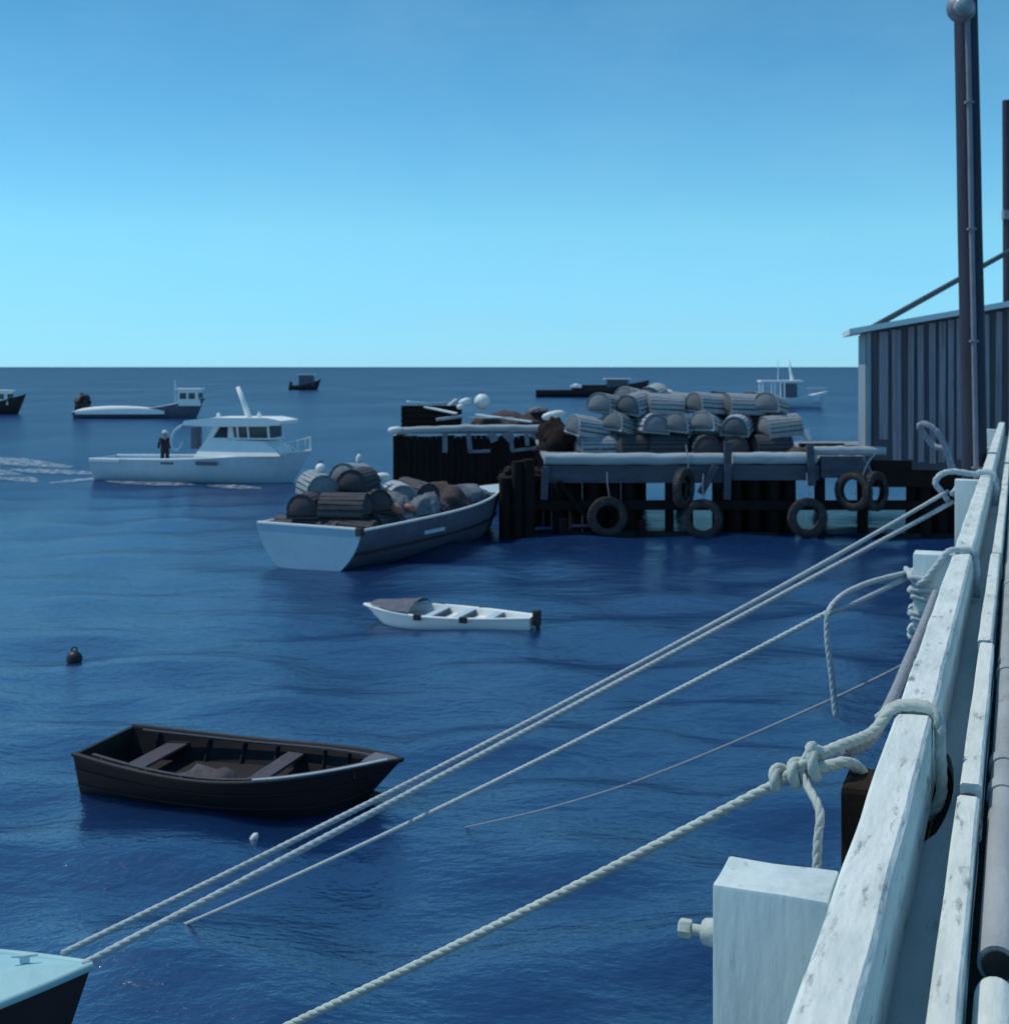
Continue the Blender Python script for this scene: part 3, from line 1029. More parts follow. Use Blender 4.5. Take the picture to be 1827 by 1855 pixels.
# second pole behind the shed, with a slanting spar
p2 = at(1826, 400, 44.0)
pole2 = thing('utility_pole', 'thin grey pole at the right edge of the view behind the shed', 'pole', (p2.x, 44.0, 0))
mb = MB()
mb.tube([(0, 0, -1), (0, 0, 6), (-.05, 0, EYE + (HOR - 182) / F * 44.0)], [.19, .18, .16], 12)
mb.build('shaft', M['pole'], pole2, smooth=True, auto=50)
mb = MB()
mb.box((-.14, -.12, EYE + (HOR - 390) / F * 44.0), (.2, .25, .3), None, .02)
mb.build('fitting', M['conduit'], pole2)
a = at(1578, 594, 41.4); b = at(1840, 448, 42.7)
mb = MB()
mb.tube([a, a.lerp(b, .5), b], [.095, .09, .08], 10)
o = mb.build('spar', M['spar'], smooth=True, auto=50)
tag(o, 'dark slanting spar rising from the shed roof towards the right edge', 'spar')
centre_origin(o)

# cable loop standing up from the wharf rail
mb = MB()
lp = [at(1722, 852, 16.2), at(1712, 815, 16.2), at(1690, 808, 16.3), at(1672, 785, 16.3), at(1664, 771, 16.2), at(1676, 768, 16.15), at(1695, 781, 16.1), at(1710, 806, 16.1), at(1716, 826, 16.1), at(1726, 852, 16.1)]
strands(mb, lp, .040, .28)
o = mb.build('rope_loop', M['rope_dull'])
tag(o, 'stiff grey rope loop standing up in front of the shed wall', 'rope')
centre_origin(o)

# ------------------------------------------------------------------ far pier head
FY0, FY1 = 44.0, 49.0
head = thing('pier_head', 'dark planked pier head beyond the moored boat, cluttered with planks and floats', 'pier', (-1.1, 46.5, 0))
head.location = (-1.25, 52.82, -.68)
head.scale = (1.136, 1.136, 1.136)  # pier head moved out and enlarged about the camera position
ZH = 2.557
HB = Vector((-1.1, 46.5, 0))
def hbuild(mb, name, m, **k):
    for v in mb.bm.verts:
        v.co -= HB
    return mb.build(name, m, head, **k)
XL = -3.70
XR = 1.55
mb = MB()
x = XL
while x < XR:
    w = random.uniform(.18, .24)
    mb.box((x + w / 2, FY0 + random.uniform(-.02, .02), .95), (w - .012, .08, 3.5 + random.uniform(-.05, .03)))
    x += w
mb.box(((XL + XR) / 2, FY0 + .12, .95), (XR - XL - .02, .06, 3.3))  # added backing sheet, keeps light out of the plank gaps
hbuild(mb, 'sheathing', M['wood_dark'])
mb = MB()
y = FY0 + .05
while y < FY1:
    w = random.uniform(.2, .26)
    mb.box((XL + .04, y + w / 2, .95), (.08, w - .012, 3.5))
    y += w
hbuild(mb, 'end_sheathing', M['wood_pale'])  # pale wood paints this left end as sunlit
mb = MB()
x = XL
while x < XR:
    w = random.uniform(.18, .24)
    mb.box((x + w / 2, 46.6, ZL - .05 + random.uniform(-.005, .005)), (w - .012, 5.0, .07))
    x += w
hbuild(mb, 'deck', M['wood_deck'])
mb = MB()
n = 20
mb.tube([(XL + .15 + (XR - .2 - XL) * i / n, 43.86, ZL + .02 + .09 * min(1, i / 9) + .03 * mnoise.noise(Vector((i * .5, 2, 0)))) for i in range(n + 1)], [.115 * (1 + .2 * mnoise.noise(Vector((i * .6, 4, 0)))) for i in range(n + 1)], 12)
hbuild(mb, 'edge_log', M['wood_pale'], smooth=True, auto=50)
# pale bars painting in the light through openings in the front wall
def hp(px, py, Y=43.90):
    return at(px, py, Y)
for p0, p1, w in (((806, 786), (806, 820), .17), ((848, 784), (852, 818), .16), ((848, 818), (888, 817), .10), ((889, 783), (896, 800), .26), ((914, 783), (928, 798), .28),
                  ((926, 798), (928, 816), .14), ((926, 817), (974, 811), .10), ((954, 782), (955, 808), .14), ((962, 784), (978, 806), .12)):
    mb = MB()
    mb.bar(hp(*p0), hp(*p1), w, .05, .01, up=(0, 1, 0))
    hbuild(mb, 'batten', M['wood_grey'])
for xx in (-3.5, -1.8, 0, 1.4):
    mb = MB(); mb.tube([(xx, 44.3, -2), (xx, 44.3, 2.7)], .15, 10)
    hbuild(mb, 'pile', M['wood_dark'], smooth=True, auto=50)

# ------------------------------------------------------------------ lobster traps
def make_trap(lath, net, label, group):
    t_ = thing('lobster_trap', label, 'lobster trap', (0, 0, 0), 0, group)
    Lh, Wd, Ht = .58, .44, .63
    def arc(a, k=1.0):
        return Vector((0, -Wd * k * math.cos(a), .06 + (Ht - .06) * k * math.sin(a) ** .8))
    mb = MB()
    for x in (-Lh + .02, 0, Lh - .02):
        mb.tube([Vector((x, 0, 0)) + arc(math.pi * i / 12, .955) for i in range(13)], .017, 6)
        mb.box((x, 0, .03), (.05, Wd * 2, .05))
    for y in (-Wd + .03, Wd - .03):
        mb.box((0, y, .055), (Lh * 2, .045, .04))
    mb.build('frame', lath, t_)
    mb = MB()
    for k in range(13):
        a = math.pi * (.02 + .96 * k / 12)
        p = arc(a)
        q = arc(a + .02) - arc(a - .02)
        ang = math.atan2(q.z, q.y)
        mb.box((random.uniform(-.012, .012), p.y, p.z), (Lh * 2, .100, .016), Matrix.Rotation(ang + random.uniform(-.06, .06), 3, 'X') @ Matrix.Rotation(random.uniform(-.02, .02), 3, 'Z'))
    for y in (-.28, -.14, 0, .14, .28):
        mb.box((0, y, .065), (Lh * 2, .05, .012))
    mb.build('laths', lath, t_)
    mb = MB()
    prof = [(Vector((0, 0, 0)) + arc(math.pi * i / 14, .93)) for i in range(15)]
    a = [mb.bm.verts.new((-Lh + .03, p.y, p.z)) for p in prof]
    b = [mb.bm.verts.new((Lh - .03, p.y, p.z)) for p in prof]
    for i in range(14):
        mb.bm.faces.new((a[i], a[i + 1], b[i + 1], b[i]))
    mb.bm.faces.new((a[0], b[0], b[-1], a[-1]))
    for ring, sx in ((a, -1), (b, 1)):           # the twine ends bag out
        mid = [mb.bm.verts.new((v.co.x + sx * .10, v.co.y * .62, .20 + (v.co.z - .20) * .62)) for v in ring]
        tip = mb.bm.verts.new((sx * (Lh + .10), 0, .22))
        nn = len(ring)
        for i in range(nn):
            k = (i + 1) % nn
            mb.bm.faces.new((ring[i], ring[k], mid[k], mid[i]))
            mb.bm.faces.new((mid[i], mid[k], tip))
    mb.build('netting', net, t_, smooth=True, auto=50)
    return t_
GP = 'lobster traps stacked on the pier'
trapA = make_trap(M['lath'], M['net_grey'], 'grey lobster trap', GP)
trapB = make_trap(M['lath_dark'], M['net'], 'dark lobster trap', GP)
ORD = ['first', 'second', 'third', 'fourth', 'fifth', 'sixth', 'seventh', 'eighth', 'ninth', 'tenth']
used = {'A': False, 'B': False}
def put_trap(kind, p, rz, rx, ry, label, group):
    src = trapA if kind == 'A' else trapB
    if not used[kind]:
        used[kind] = True
        src.location = p; src.rotation_euler = (rx, ry, rz); src['label'] = label; src['group'] = group
        return src
    return dup(src, p, (rx, ry, rz), label, group)
EW = R(90)
# rows on the pier, pushed back along the line of sight with it: (px, level z above the deck, Y, yaw, roll, pitch)
rows = {
 'bottom front row': ('B', 41.12, [(1082, 0.00, .15, 0, 0, 'A'), (1148, 0.00, .3, 0, 0, 'B'), (1210, 0.00, .0, 0, 0, 'B'), (1272, 0.00, EW + .1, 0, 0, 'B'), (1330, 0.00, EW - .2, 0, 0, 'B'), (1395, 0.00, .2, 0, 0, 'B')]),  # dark traps paint the shade along the lowest row
 'middle front row': ('A', 41.37, [(1062, 0.56, .5, .14, .16, 'A'), (1122, 0.63, .9, .08, .25, 'A'), (1176, 0.64, EW + .25, .1, .05, 'A'), (1228, 0.64, 1.2, .1, .15, 'A'), (1281, 0.64, 1.05, .0, .2, 'A'), (1334, 0.64, EW - .3, .05, -.1, 'A'), (1412, 0.61, .3, .15, -.08, 'A')]),
 'top front row': ('A', 41.89, [(1096, 1.25, EW - .5, .05, .1, 'A'), (1150, 1.30, 1.0, .15, -.1, 'A'), (1200, 1.25, .2, .12, .06, 'A'), (1278, 1.28, .6, .1, .08, 'A'), (1344, 1.25, .25, .12, .05, 'A'), (1394, 1.25, 1.1, .0, .12, 'A')]),
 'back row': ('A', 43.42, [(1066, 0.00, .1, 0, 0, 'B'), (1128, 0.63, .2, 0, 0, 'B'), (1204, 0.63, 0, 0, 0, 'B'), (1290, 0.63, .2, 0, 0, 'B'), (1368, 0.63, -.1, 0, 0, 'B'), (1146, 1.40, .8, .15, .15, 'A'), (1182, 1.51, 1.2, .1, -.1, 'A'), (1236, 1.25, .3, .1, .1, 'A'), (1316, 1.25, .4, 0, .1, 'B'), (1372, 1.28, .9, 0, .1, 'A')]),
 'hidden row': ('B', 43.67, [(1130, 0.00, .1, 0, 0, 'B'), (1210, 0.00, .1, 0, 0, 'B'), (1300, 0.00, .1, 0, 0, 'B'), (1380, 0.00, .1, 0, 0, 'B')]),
}
for rn, (_, Y, items) in rows.items():
    items = sorted(items, key=lambda a: a[0])
    for i, (px, z, rz, rx, ry, kind) in enumerate(items):
        p = Vector(((px - 913.5) / F * Y, Y + random.uniform(-.08, .08), ZD + z))
        tone = 'pale grey' if kind == 'A' else 'dark'
        if rn == 'hidden row':
            lab = f'{tone} lath lobster trap on the pier deck behind the stack, {ORD[i]} from left'
        else:
            lab = f'{tone} lath lobster trap, {ORD[i]} from left in the {rn} on the pier'
        put_trap(kind, p, rz, rx, ry, lab, GP)

# ------------------------------------------------------------------ buoys and loose gear
def spindle(name, label, p, r, L, d, m, group=None, stick=True):
    t_ = thing(name, label, 'buoy', p, 0, group)
    d = Vector(d).normalized()
    Mx = d.to_track_quat('Z', 'Y').to_matrix()
    mb = MB()
    mb.lathe([(r * .25, -L / 2), (r * .75, -L * .42), (r, -L * .2), (r, L * .15), (r * .8, L * .36), (r * .3, L / 2)], (0, 0, 0), 14, Mx)
    mb.build('float', m, t_, smooth=True, auto=50)
    if stick:
        mb = MB()
        mb.tube([d * (-L * .75), d * (L * .85)], .018, 6)
        mb.build('stick', M['wood_grey'], t_)
    return t_
def ball(label, p, r, m, cat='buoy'):
    t_ = thing('buoy', label, cat, p)
    mb = MB()
    prof = [(r * math.sin(math.pi * (i + .35) / 12.7), -r * math.cos(math.pi * (i + .35) / 12.7)) for i in range(13)]
    mb.lathe(prof, (0, 0, r), 18)
    mb.build('float', m, t_, smooth=True)
    mb = MB()
    mb.torus((0, 0, 2 * r + .02), .045, .014, Matrix.Rotation(R(90), 3, 'X'), 14, 6)
    mb.build('eye', M['dark_metal'], t_, smooth=True)
    return t_
ball('large round white buoy on top of the gear on the pier head', at(873, 742, 51.80) , .31, M['buoy_white'])
spindle('buoy', 'white spindle buoy lying beside the large round buoy', at(842, 728, 51.35), .14, .5, (1, .1, .35), M['buoy_white'], stick=False)
spindle('buoy', 'small white buoy on the planks left of the round buoy', at(833, 737, 51.01), .10, .26, (1, 0, .1), M['buoy_white'], stick=False)
spindle('buoy', 'white spindle buoy on the left front corner of the pier head', at(716, 779, 49.70), .13, .56, (1, 0, .08), M['buoy_white'], stick=False)
spindle('buoy', 'white spindle buoy on the dark gear left of the stacked traps', at(1002, 752, 48.53), .15, .85, (1, .1, .22), M['buoy_white'], stick=False)
spindle('buoy', 'small white buoy standing at the right end of the trap stack', at(1461, 788, 41.12), .10, .42, (-.35, 0, 1), M['buoy_white'], stick=False)
spindle('buoy', 'white fat buoy on top of the trap stack', at(1205, 717, 43.80), .22, .58, (1, .2, .05), M['buoy_white'], stick=False)

# dark box and planks on the pier head
box = thing('crate', 'dark slatted crate at the left end of the pier head', 'crate', at(782, 775, 51.69) * 1)
box.location.z = ZH
box.scale = (1.136, 1.136, 1.136)
mb = MB()
for k in range(4):
    mb.box((0, -.45, .10 + k * .19), (2.0, .04, .165))
    mb.box((0, .45, .10 + k * .19), (2.0, .04, .165))
    mb.box((-1.0, 0, .10 + k * .19), (.04, .86, .165))
    mb.box((1.0, 0, .10 + k * .19), (.04, .86, .165))
mb.build('sides', M['wood_dark'], box)
mb = MB()
for k in range(5):
    mb.box((0, -.38 + k * .19, .79), (2.06, .17, .03))
mb.build('lid', M['wood_dark'], box)
def board(label, a, b, w, th, m='boat_white', name='plank'):
    mb = MB()
    c = (a + b) / 2
    mb.bar(a - c, b - c, w, th, .01)
    o = mb.build(name, M[m])
    o.location = c
    tag(o, label, 'plank', 'loose planks on the pier head')
board('white plank lying across the crate at its left end', at(738, 727, 51.35), at(777, 731, 51.57), .28, .06)
board('white plank on the crate sloping down to the right', at(770, 737, 51.23), at(826, 749, 50.67), .26, .06)
board('pale plank lying flat over the crate top', at(782, 731, 52.14), at(822, 730, 52.26), .30, .05, 'wood_pale')
board('pale short plank propped up right of the crate', at(812, 735, 51.35), at(826, 723, 51.57), .22, .05, 'wood_pale')
board('long white plank slanting down to the right in front of the nets', at(862, 751, 51.01), at(962, 764, 50.32), .24, .06)
board('pale rolled-edge plank leaning on the front of the crate', at(790, 760, 50.55), at(838, 754, 50.67), .30, .10, 'wood_pale')
board('long pale plank under the nets on the pier head', at(850, 757, 50.67), at(930, 757, 50.67), .3, .05, 'wood_pale')

def heap(name, label, cat, c, sx, sy, sz, m, seed=0, rough=.25):
    mb = MB()
    bmesh.ops.create_icosphere(mb.bm, subdivisions=4, radius=1)
    for v in mb.bm.verts:
        n_ = mnoise.noise(v.co * 1.7 + Vector((seed, 0, 0))) * .5 + mnoise.noise(v.co * 4.5 + Vector((seed, 3, 0))) * .28 + mnoise.noise(v.co * 11 + Vector((seed, 6, 0))) * .12
        q = v.co * (1 + n_ * rough * 2)
        v.co = Vector((q.x * sx, q.y * sy, max(q.z, -.02) * sz))
    o = mb.build(name, m, smooth=True, auto=60)
    o.location = c
    tag(o, label, cat)
    return o
heap('net_pile', 'reddish brown pile of nets on the pier head behind the planks', 'nets', (.12, 52.3, ZH), 1.5, .8, .62, M['netpile'], 1)
heap('net_pile', 'brown net pile at the right end of the pier head', 'nets', (1.36, 52.6, ZH), .85, .7, .7, M['netpile'], 5)
heap('net_pile', 'dark heap of gear between the pier head and the trap stack', 'nets', (at(1015, 800, 43.42).x, 43.4, ZD), .8, .75, 1.0, M['wood_dark'], 9, .35)
heap('net_pile', 'dark net heap at the right end of the trap stack', 'nets', (at(1440, 800, 40.86).x, 40.9, ZD), .54, .5, .26, M['netpile'], 12)
heap('net_pile', 'dark weedy gear heaped on the left corner of the pier', 'nets', (at(945, 860, 39.46).x, 39.9, 1.62), .7, .7, .45, M['wood_dark'], 15, .35)
o = heap('canvas', 'pale canvas bundle on the nets at the right of the pier head', 'canvas', at(975, 745, 52.26), .4, .4, .18, M['tarp_pale'], 21)
mb = MB(); mb.bar((-.75, 0, 0), (.75, 0, 0), .35, .11, .01)
o = mb.build('timber', M['wood_dark']); o.location = at(1487, 790, 45.33); o.location.z = ZD + .06
tag(o, 'dark timber lying on the pier deck right of the traps', 'timber')
mb = MB(); mb.bar((-.9, 0, 0), (.9, 0, 0), .3, .2, .015)
o = mb.build('timber', M['wood_dark']); o.location = (at(1510, 800, 42.78).x, 42.8, ZD + .1)
tag(o, 'dark squared timber lying between the trap stack and the shed', 'timber')

# ------------------------------------------------------------------ boats
def hull_mesh(L, B, zs, draft, tr=.8, pb=2.0, full=.55, flare=.12, rake=.5, th=.04, floor=None, deck=None, chine=None, nst=28, m=9, keel_rise=.6):
    """stern at x=0, bow at x=L; zs(u) sheer height; returns outer shell, inner shell, sheer line"""
    def b(u):
        if u < full:
            k = math.sin(u / full * math.pi / 2)
            return B / 2 * (tr + (1 - tr) * k)
        return B / 2 * max(0.0, 1 - ((u - full) / (1 - full)) ** pb)
    def keel(u):
        return -draft + keel_rise * draft * max(0, (u - .75) / .25) ** 2
    def sec(u, inset=0.0):
        bu = max(b(u) - inset, 0.004)
        s, k = zs(u), keel(u) + inset
        pts = []
        for j in range(m + 1):
            a = j / m
            if chine:
                # flat bottom to the chine, then flared side
                if a < .35:
                    y = bu * chine * a / .35
                    z = k + (s - k) * .05 * (a / .35)
                else:
                    w = (a - .35) / .65
                    y = bu * (chine + (1 - chine) * w)
                    z = k + (s - k) * (.05 + .95 * w)
            else:
                aa = a * math.pi / 2
                y = bu * (math.sin(aa) ** .75) * (1 - flare * (1 - a))
                z = k + (s - k) * (1 - math.cos(aa)) ** .85
            zf = (z - k) / max(s - k, 1e-3)
            x = L * u - rake * (1 - zf) * max(0, (u - .7) / .3) ** 2 + inset * (1 - 2 * u)
            pts.append(Vector((x, y, z)))
        return pts
    us = [i / nst for i in range(nst + 1)]
    us = [1 - (1 - u) ** 1.25 for u in us]
    outer = [sec(u) for u in us]
    inner = [sec(u, th) for u in us]
    return us, outer, inner, b

def shell(mb, secs, close_stern=True):
    m = len(secs[0])
    V = []
    for s in secs:
        ring = [mb.bm.verts.new((p.x, -p.y, p.z)) for p in s[::-1]] + [mb.bm.verts.new(p) for p in s[1:]]
        V.append(ring)
    n = len(V[0])
    fs = []
    for a, b in zip(V, V[1:]):
        for k in range(n - 1):
            fs.append(mb.bm.faces.new((a[k], a[k + 1], b[k + 1], b[k])))
    if close_stern:
        fs.append(mb.bm.faces.new(V[0]))
    mb._faces(fs)
    return V

def build_hull(root, L, B, zs, draft, m_out, m_in, m_rail, floor=None, deck_from=None, deck_z=.04, gun=.035, split=None, m_deck=None, transom_m=None, **kw):
    us, outer, inner, b = hull_mesh(L, B, zs, draft, **kw)
    mb = MB()
    Vo = shell(mb, outer)
    mb.mi = 1
    Vi = shell(mb, inner)
    mb.mi = 0
    # gunwale top strip joining the two shells
    fs = []
    n = len(Vo[0])
    for i in range(len(Vo) - 1):
        for k in (0, n - 1):
            fs.append(mb.bm.faces.new((Vo[i][k], Vo[i + 1][k], Vi[i + 1][k], Vi[i][k])))
    fs.append(mb.bm.faces.new((Vo[0][0], Vo[0][-1], Vi[0][-1], Vi[0][0])))
    mb._faces(fs)
    h = mb.build('hull', [m_out, m_in], root, smooth=True, auto=38)
    # gunwale rub strip
    for sgn in (1, -1):
        mb = MB()
        mb.tube([Vector((s[-1].x, sgn * s[-1].y, s[-1].z - gun * .2)) for s in outer], gun, 8)
        mb.build('gunwale', m_rail, root, smooth=True, auto=60)
    if transom_m is not None:
        mb = MB()
        sec0 = outer[0]
        ring = [Vector((-.012, -p.y, p.z)) for p in sec0[::-1]] + [Vector((-.012, p.y, p.z)) for p in sec0[1:]]
        a = [mb.bm.verts.new(p) for p in ring]
        c = [mb.bm.verts.new(p - Vector((.03, 0, 0))) for p in ring]
        mb.bm.faces.new(a[::-1]); mb.bm.faces.new(c)
        for k in range(len(a)):
            mb.bm.faces.new((a[k], a[(k + 1) % len(a)], c[(k + 1) % len(a)], c[k]))
        mb.build('transom', transom_m, root, smooth=False)
    if floor is not None:
        mb = MB()
        ring = []
        for s, u in zip(inner, us):
            # width of the inner shell at the floor height
            y = 0
            for p, q in zip(s, s[1:]):
                if p.z <= floor <= q.z:
                    y = p.y + (q.y - p.y) * (floor - p.z) / max(q.z - p.z, 1e-6)
            if y > .02:
                ring.append((s[-1].x - .03 * u, y))
        L1 = [mb.bm.verts.new((x, y, floor)) for x, y in ring]
        R1 = [mb.bm.verts.new((x, -y, floor)) for x, y in ring]
        for i in range(len(ring) - 1):
            mb.bm.faces.new((L1[i], L1[i + 1], R1[i + 1], R1[i]))
        mb.build('floor', m_in, root)
    if deck_from is not None:
        mb = MB()
        L1, R1, C1 = [], [], []
        for s, u in zip(outer, us):
            if u >= deck_from[0] and u <= deck_from[1]:
                p = s[-1]
                L1.append(mb.bm.verts.new((p.x, p.y * .985, p.z + .004)))
                R1.append(mb.bm.verts.new((p.x, -p.y * .985, p.z + .004)))
                C1.append(mb.bm.verts.new((p.x, 0, p.z + .004 + min(deck_z, p.y * .2))))
        for i in range(len(L1) - 1):
            mb.bm.faces.new((L1[i], L1[i + 1], C1[i + 1], C1[i]))
            mb.bm.faces.new((C1[i], C1[i + 1], R1[i + 1], R1[i]))
        d0 = [L1[0], C1[0], R1[0]]
        lows = [mb.bm.verts.new(v.co - Vector((0, 0, .12))) for v in d0]
        mb.bm.faces.new((d0[0], d0[1], lows[1], lows[0])); mb.bm.faces.new((d0[1], d0[2], lows[2], lows[1]))
        mb.build('foredeck', m_deck or m_in, root, smooth=False)
    return us, outer, inner, b

def heading(a, b):
    return math.atan2(b.y - a.y, b.x - a.x)

# --- dark skiff in the foreground
st = Vector((-4.86, 16.08, 0)); bw = Vector((-1.16, 15.02, 0))
skiff = thing('rowing_skiff', 'dark tarred wooden rowing skiff adrift on the near water', 'rowing boat', st, heading(st, bw))
SL = (bw - st).length
zs_s = lambda u: .46 + .02 * (1 - u) - .10 * math.sin(math.pi * min(1, u * 1.05)) + .20 * max(0, u - .45) ** 1.4
us, outer, inner, bf = build_hull(skiff, SL, 1.72, zs_s, .13, M['skiff_dark'], M['skiff_inside'], M['skiff_dark'], floor=.11, deck_from=(.86, 1.0), deck_z=.02, m_deck=M['tarp_slate'], tr=.74, pb=2.1, full=.45, rake=.42, th=.05, chine=.74, gun=.028, keel_rise=1.6)
def thwart(root, u, w, z, m, L, bfun, k=.86, name='thwart'):
    mb = MB()
    mb.box((L * u, 0, z), (w, 2 * bfun(u) * k, .035), None, .006)
    mb.build(name, m, root)
for sgn in (1, -1):
    for k_ in (5, 7):
        mb = MB()
        mb.tube([Vector((q[k_].x, sgn * (q[k_].y + .004), q[k_].z)) for q, u in zip(outer, us) if u < .985], .013, 6)
        mb.build('plank_lap', M['skiff_dark'], skiff, smooth=True)
thwart(skiff, .17, .26, .30, M['thwart_wood'], SL, bf, .90)
thwart(skiff, .58, .22, .29, M['thwart_wood'], SL, bf, .90)
mb = MB()
for x, y, rz in ((1.35, -.52, .35), (1.62, -.58, .2)):
    pass
bmesh.ops.create_icosphere(mb.bm, subdivisions=3, radius=1)
for v in mb.bm.verts:
    q = v.co * (1 + .35 * mnoise.noise(v.co * 2.1))
    v.co = Vector((q.x * .48, q.y * .20, max(q.z, 0) * .28 + .0))
o = mb.build('sack', M['thwart_wood'], smooth=True)
c_, s_ = math.cos(skiff.rotation_euler.z), math.sin(skiff.rotation_euler.z)
o.location = st + Vector((1.62 * c_ + .40 * s_, 1.62 * s_ - .40 * c_, .115)); o.rotation_euler = (0, 0, skiff.rotation_euler.z)
tag(o, 'dull pinkish sack lying on the floor of the dark skiff', 'sack')
for sgn in (1, -1):
    mb = MB()
    pts = [Vector((s[-1].x - .01, sgn * (s[-1].y - .075), s[-1].z - .004)) for s, u in zip(inner, us) if .02 < u < .93]
    for a, b in zip(pts, pts[1:]):
        mb.bar(a, b, .05, .022)
    mb.build('inwale', M['thwart_wood'], skiff)
for u in (.1, .24, .38, .5, .68, .8):
    for sgn in (1, -1):
        i = min(range(len(us)), key=lambda k: abs(us[k] - u))
        mb = MB()
        pts = [Vector((p.x, sgn * (p.y - .012), p.z)) for p in inner[i] if p.z > 0.0]
        if len(pts) > 1:
            mb.tube(pts, .02, 6)
            mb.build('rib', M['skiff_inside'], skiff)
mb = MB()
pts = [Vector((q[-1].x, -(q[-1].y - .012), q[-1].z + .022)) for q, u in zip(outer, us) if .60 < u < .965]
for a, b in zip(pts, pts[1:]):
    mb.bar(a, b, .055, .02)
mb.build('sunlit_gunwale_strip', M['wood_pale'], skiff)  # pale strip draws the sunlit edge of the near gunwale in colour
# --- white skiff beyond
st = Vector((.52, 25.25, 0)); bw = Vector((-2.78, 26.35, 0))
wsk = thing('rowing_skiff', 'narrow white skiff with a dark canvas over its bow, lying off the pier', 'rowing boat', st, heading(st, bw))
WL = (bw - st).length
zs_w = lambda u: .23 - .03 * math.sin(math.pi * u) + .05 * u
us, outer, inner, bf = build_hull(wsk, WL, 1.28, zs_w, .10, M['boat_white'], M['boat_white'], M['boat_white'], floor=.10, tr=.30, pb=2.0, full=.55, rake=.3, th=.04, chine=.8, gun=.03, keel_rise=1.2)
for u in (.22, .40, .56):
    thwart(wsk, u, .16, .20, M['hull_pale'], WL, bf, .88)
    mb = MB()
    mb.box((WL * u - .09, 0, .13), (.03, 2 * bf(u) * .8, .14))
    mb.build('bulkhead', M['tarp_slate'], wsk)
mb = MB()
grid = []
for i in range(13):
    u = .66 + .28 * i / 12
    row = []
    for j in range(9):
        v = -1 + 2 * j / 8
        y = v * (bf(u) + .03)
        z = zs_w(u) + .05 + .16 * (1 - v * v) * (1 - .7 * i / 12) + .04 * mnoise.noise(Vector((i * .5, j * .6, 0)))
        row.append(mb.bm.verts.new((WL * u, y, z)))
    grid.append(row)
for a, b in zip(grid, grid[1:]):
    for k in range(8):
        mb.bm.faces.new((a[k], a[k + 1], b[k + 1], b[k]))
mb.build('canvas_cover', M['tarp_slate'], wsk, smooth=True)
mb = MB()
mb.box((-.10, 0, .22), (.14, .18, .30), None, .03)
mb.box((-.12, 0, -.1), (.07, .08, .5), None, .01)
mb.build('outboard', M['dark_metal'], wsk)
for u in (.34, .6):
    for sgn in (1, -1):
        mb = MB()
        mb.box((WL * u, sgn * (bf(u) + .02), zs_w(u) - .02), (.16, .06, .12), None, .02)
        mb.build('rowlock', M['dark_metal'], wsk)

# --- pale boat bow in the bottom left corner
tip = Vector((-2.62, 8.42, 0))
hd = math.atan2(.20, .98)
bl = 6.0
st = tip - Vector((math.cos(hd), math.sin(hd), 0)) * bl
bowb = thing('moored_boat', 'dark hulled boat with a pale teal foredeck at the bottom left corner', 'boat', st, hd)
zs_b = lambda u: .95 + .25 * u ** 2
us, outer, inner, bf = build_hull(bowb, bl, 1.9, zs_b, .35, M['hull_dark'], M['hull_pale'], M['teal_deck'], floor=.25, deck_from=(.62, 1.0), m_deck=M['teal_deck'], tr=.85, pb=1.9, full=.6, rake=.45, gun=.03)
mb = MB()
mb.box((bl - .42, .10, 1.225), (.06, .03, .04), None, .006)
mb.tube([(bl - .50, .10, 1.25), (bl - .42, .10, 1.245), (bl - .34, .10, 1.25)], [.008, .014, .008], 8)
mb.build('cleat', M['hull_pale'], bowb)

# --- moored work boat with the broad grey transom
sc = Vector((-4.86, 32.95, 0))
th_ = R(90 - 29)
work = thing('work_boat', 'broad grey work boat with flat transom, loaded with traps beside the pier', 'boat', sc, th_)
zs_k = lambda u: 1.02 + .12 * u + .16 * u ** 2.2
us, outer, inner, bf = build_hull(work, 9.8, 3.4, zs_k, .35, M['hull_slate'], M['hull_slate'], M['boat_white'], floor=.55, tr=.95, pb=2.2, full=.35, rake=.8, th=.07, gun=.035, flare=.16, transom_m=M['hull_grey'], deck_from=(.80, 1.0), m_deck=M['hull_pale'])
mb = MB()
mb.bar((-.02, -1.6, 1.045), (-.02, 1.6, 1.045), .09, .05, .008)
mb.build('transom_cap', M['boat_white'], work)
for sgn in (1, -1):
    mb = MB()
    pts = []
    for s, u in zip(outer, us):
        if u < .9:
            i = 6
            q = s[i]
            pts.append(Vector((q.x, sgn * (q.y + .015), q.z)))
    mb.tube(pts, .04, 6)
    mb.build('rub_strake', M['hull_dark'], work, smooth=True)
mb = MB()
i = min(range(len(us)), key=lambda k: abs(us[k] - .33))
q = outer[i][7]
mb.box((q.x, -(q.y + .012), q.z), (1.0, .03, .10), None, .01)
mb.build('name_board', M['hull_pale'], work)
mb = MB()
mb.box((-.02, -1.55, .98), (.14, .2, .2), None, .03)
mb.build('corner_fitting', M['dark_metal'], work)
Mw = Matrix.Translation(sc) @ Matrix.Rotation(th_, 4, 'Z')
def on_work(x, y, z):
    return Mw @ Vector((x, y, z))
GB = 'traps loaded in the grey work boat'
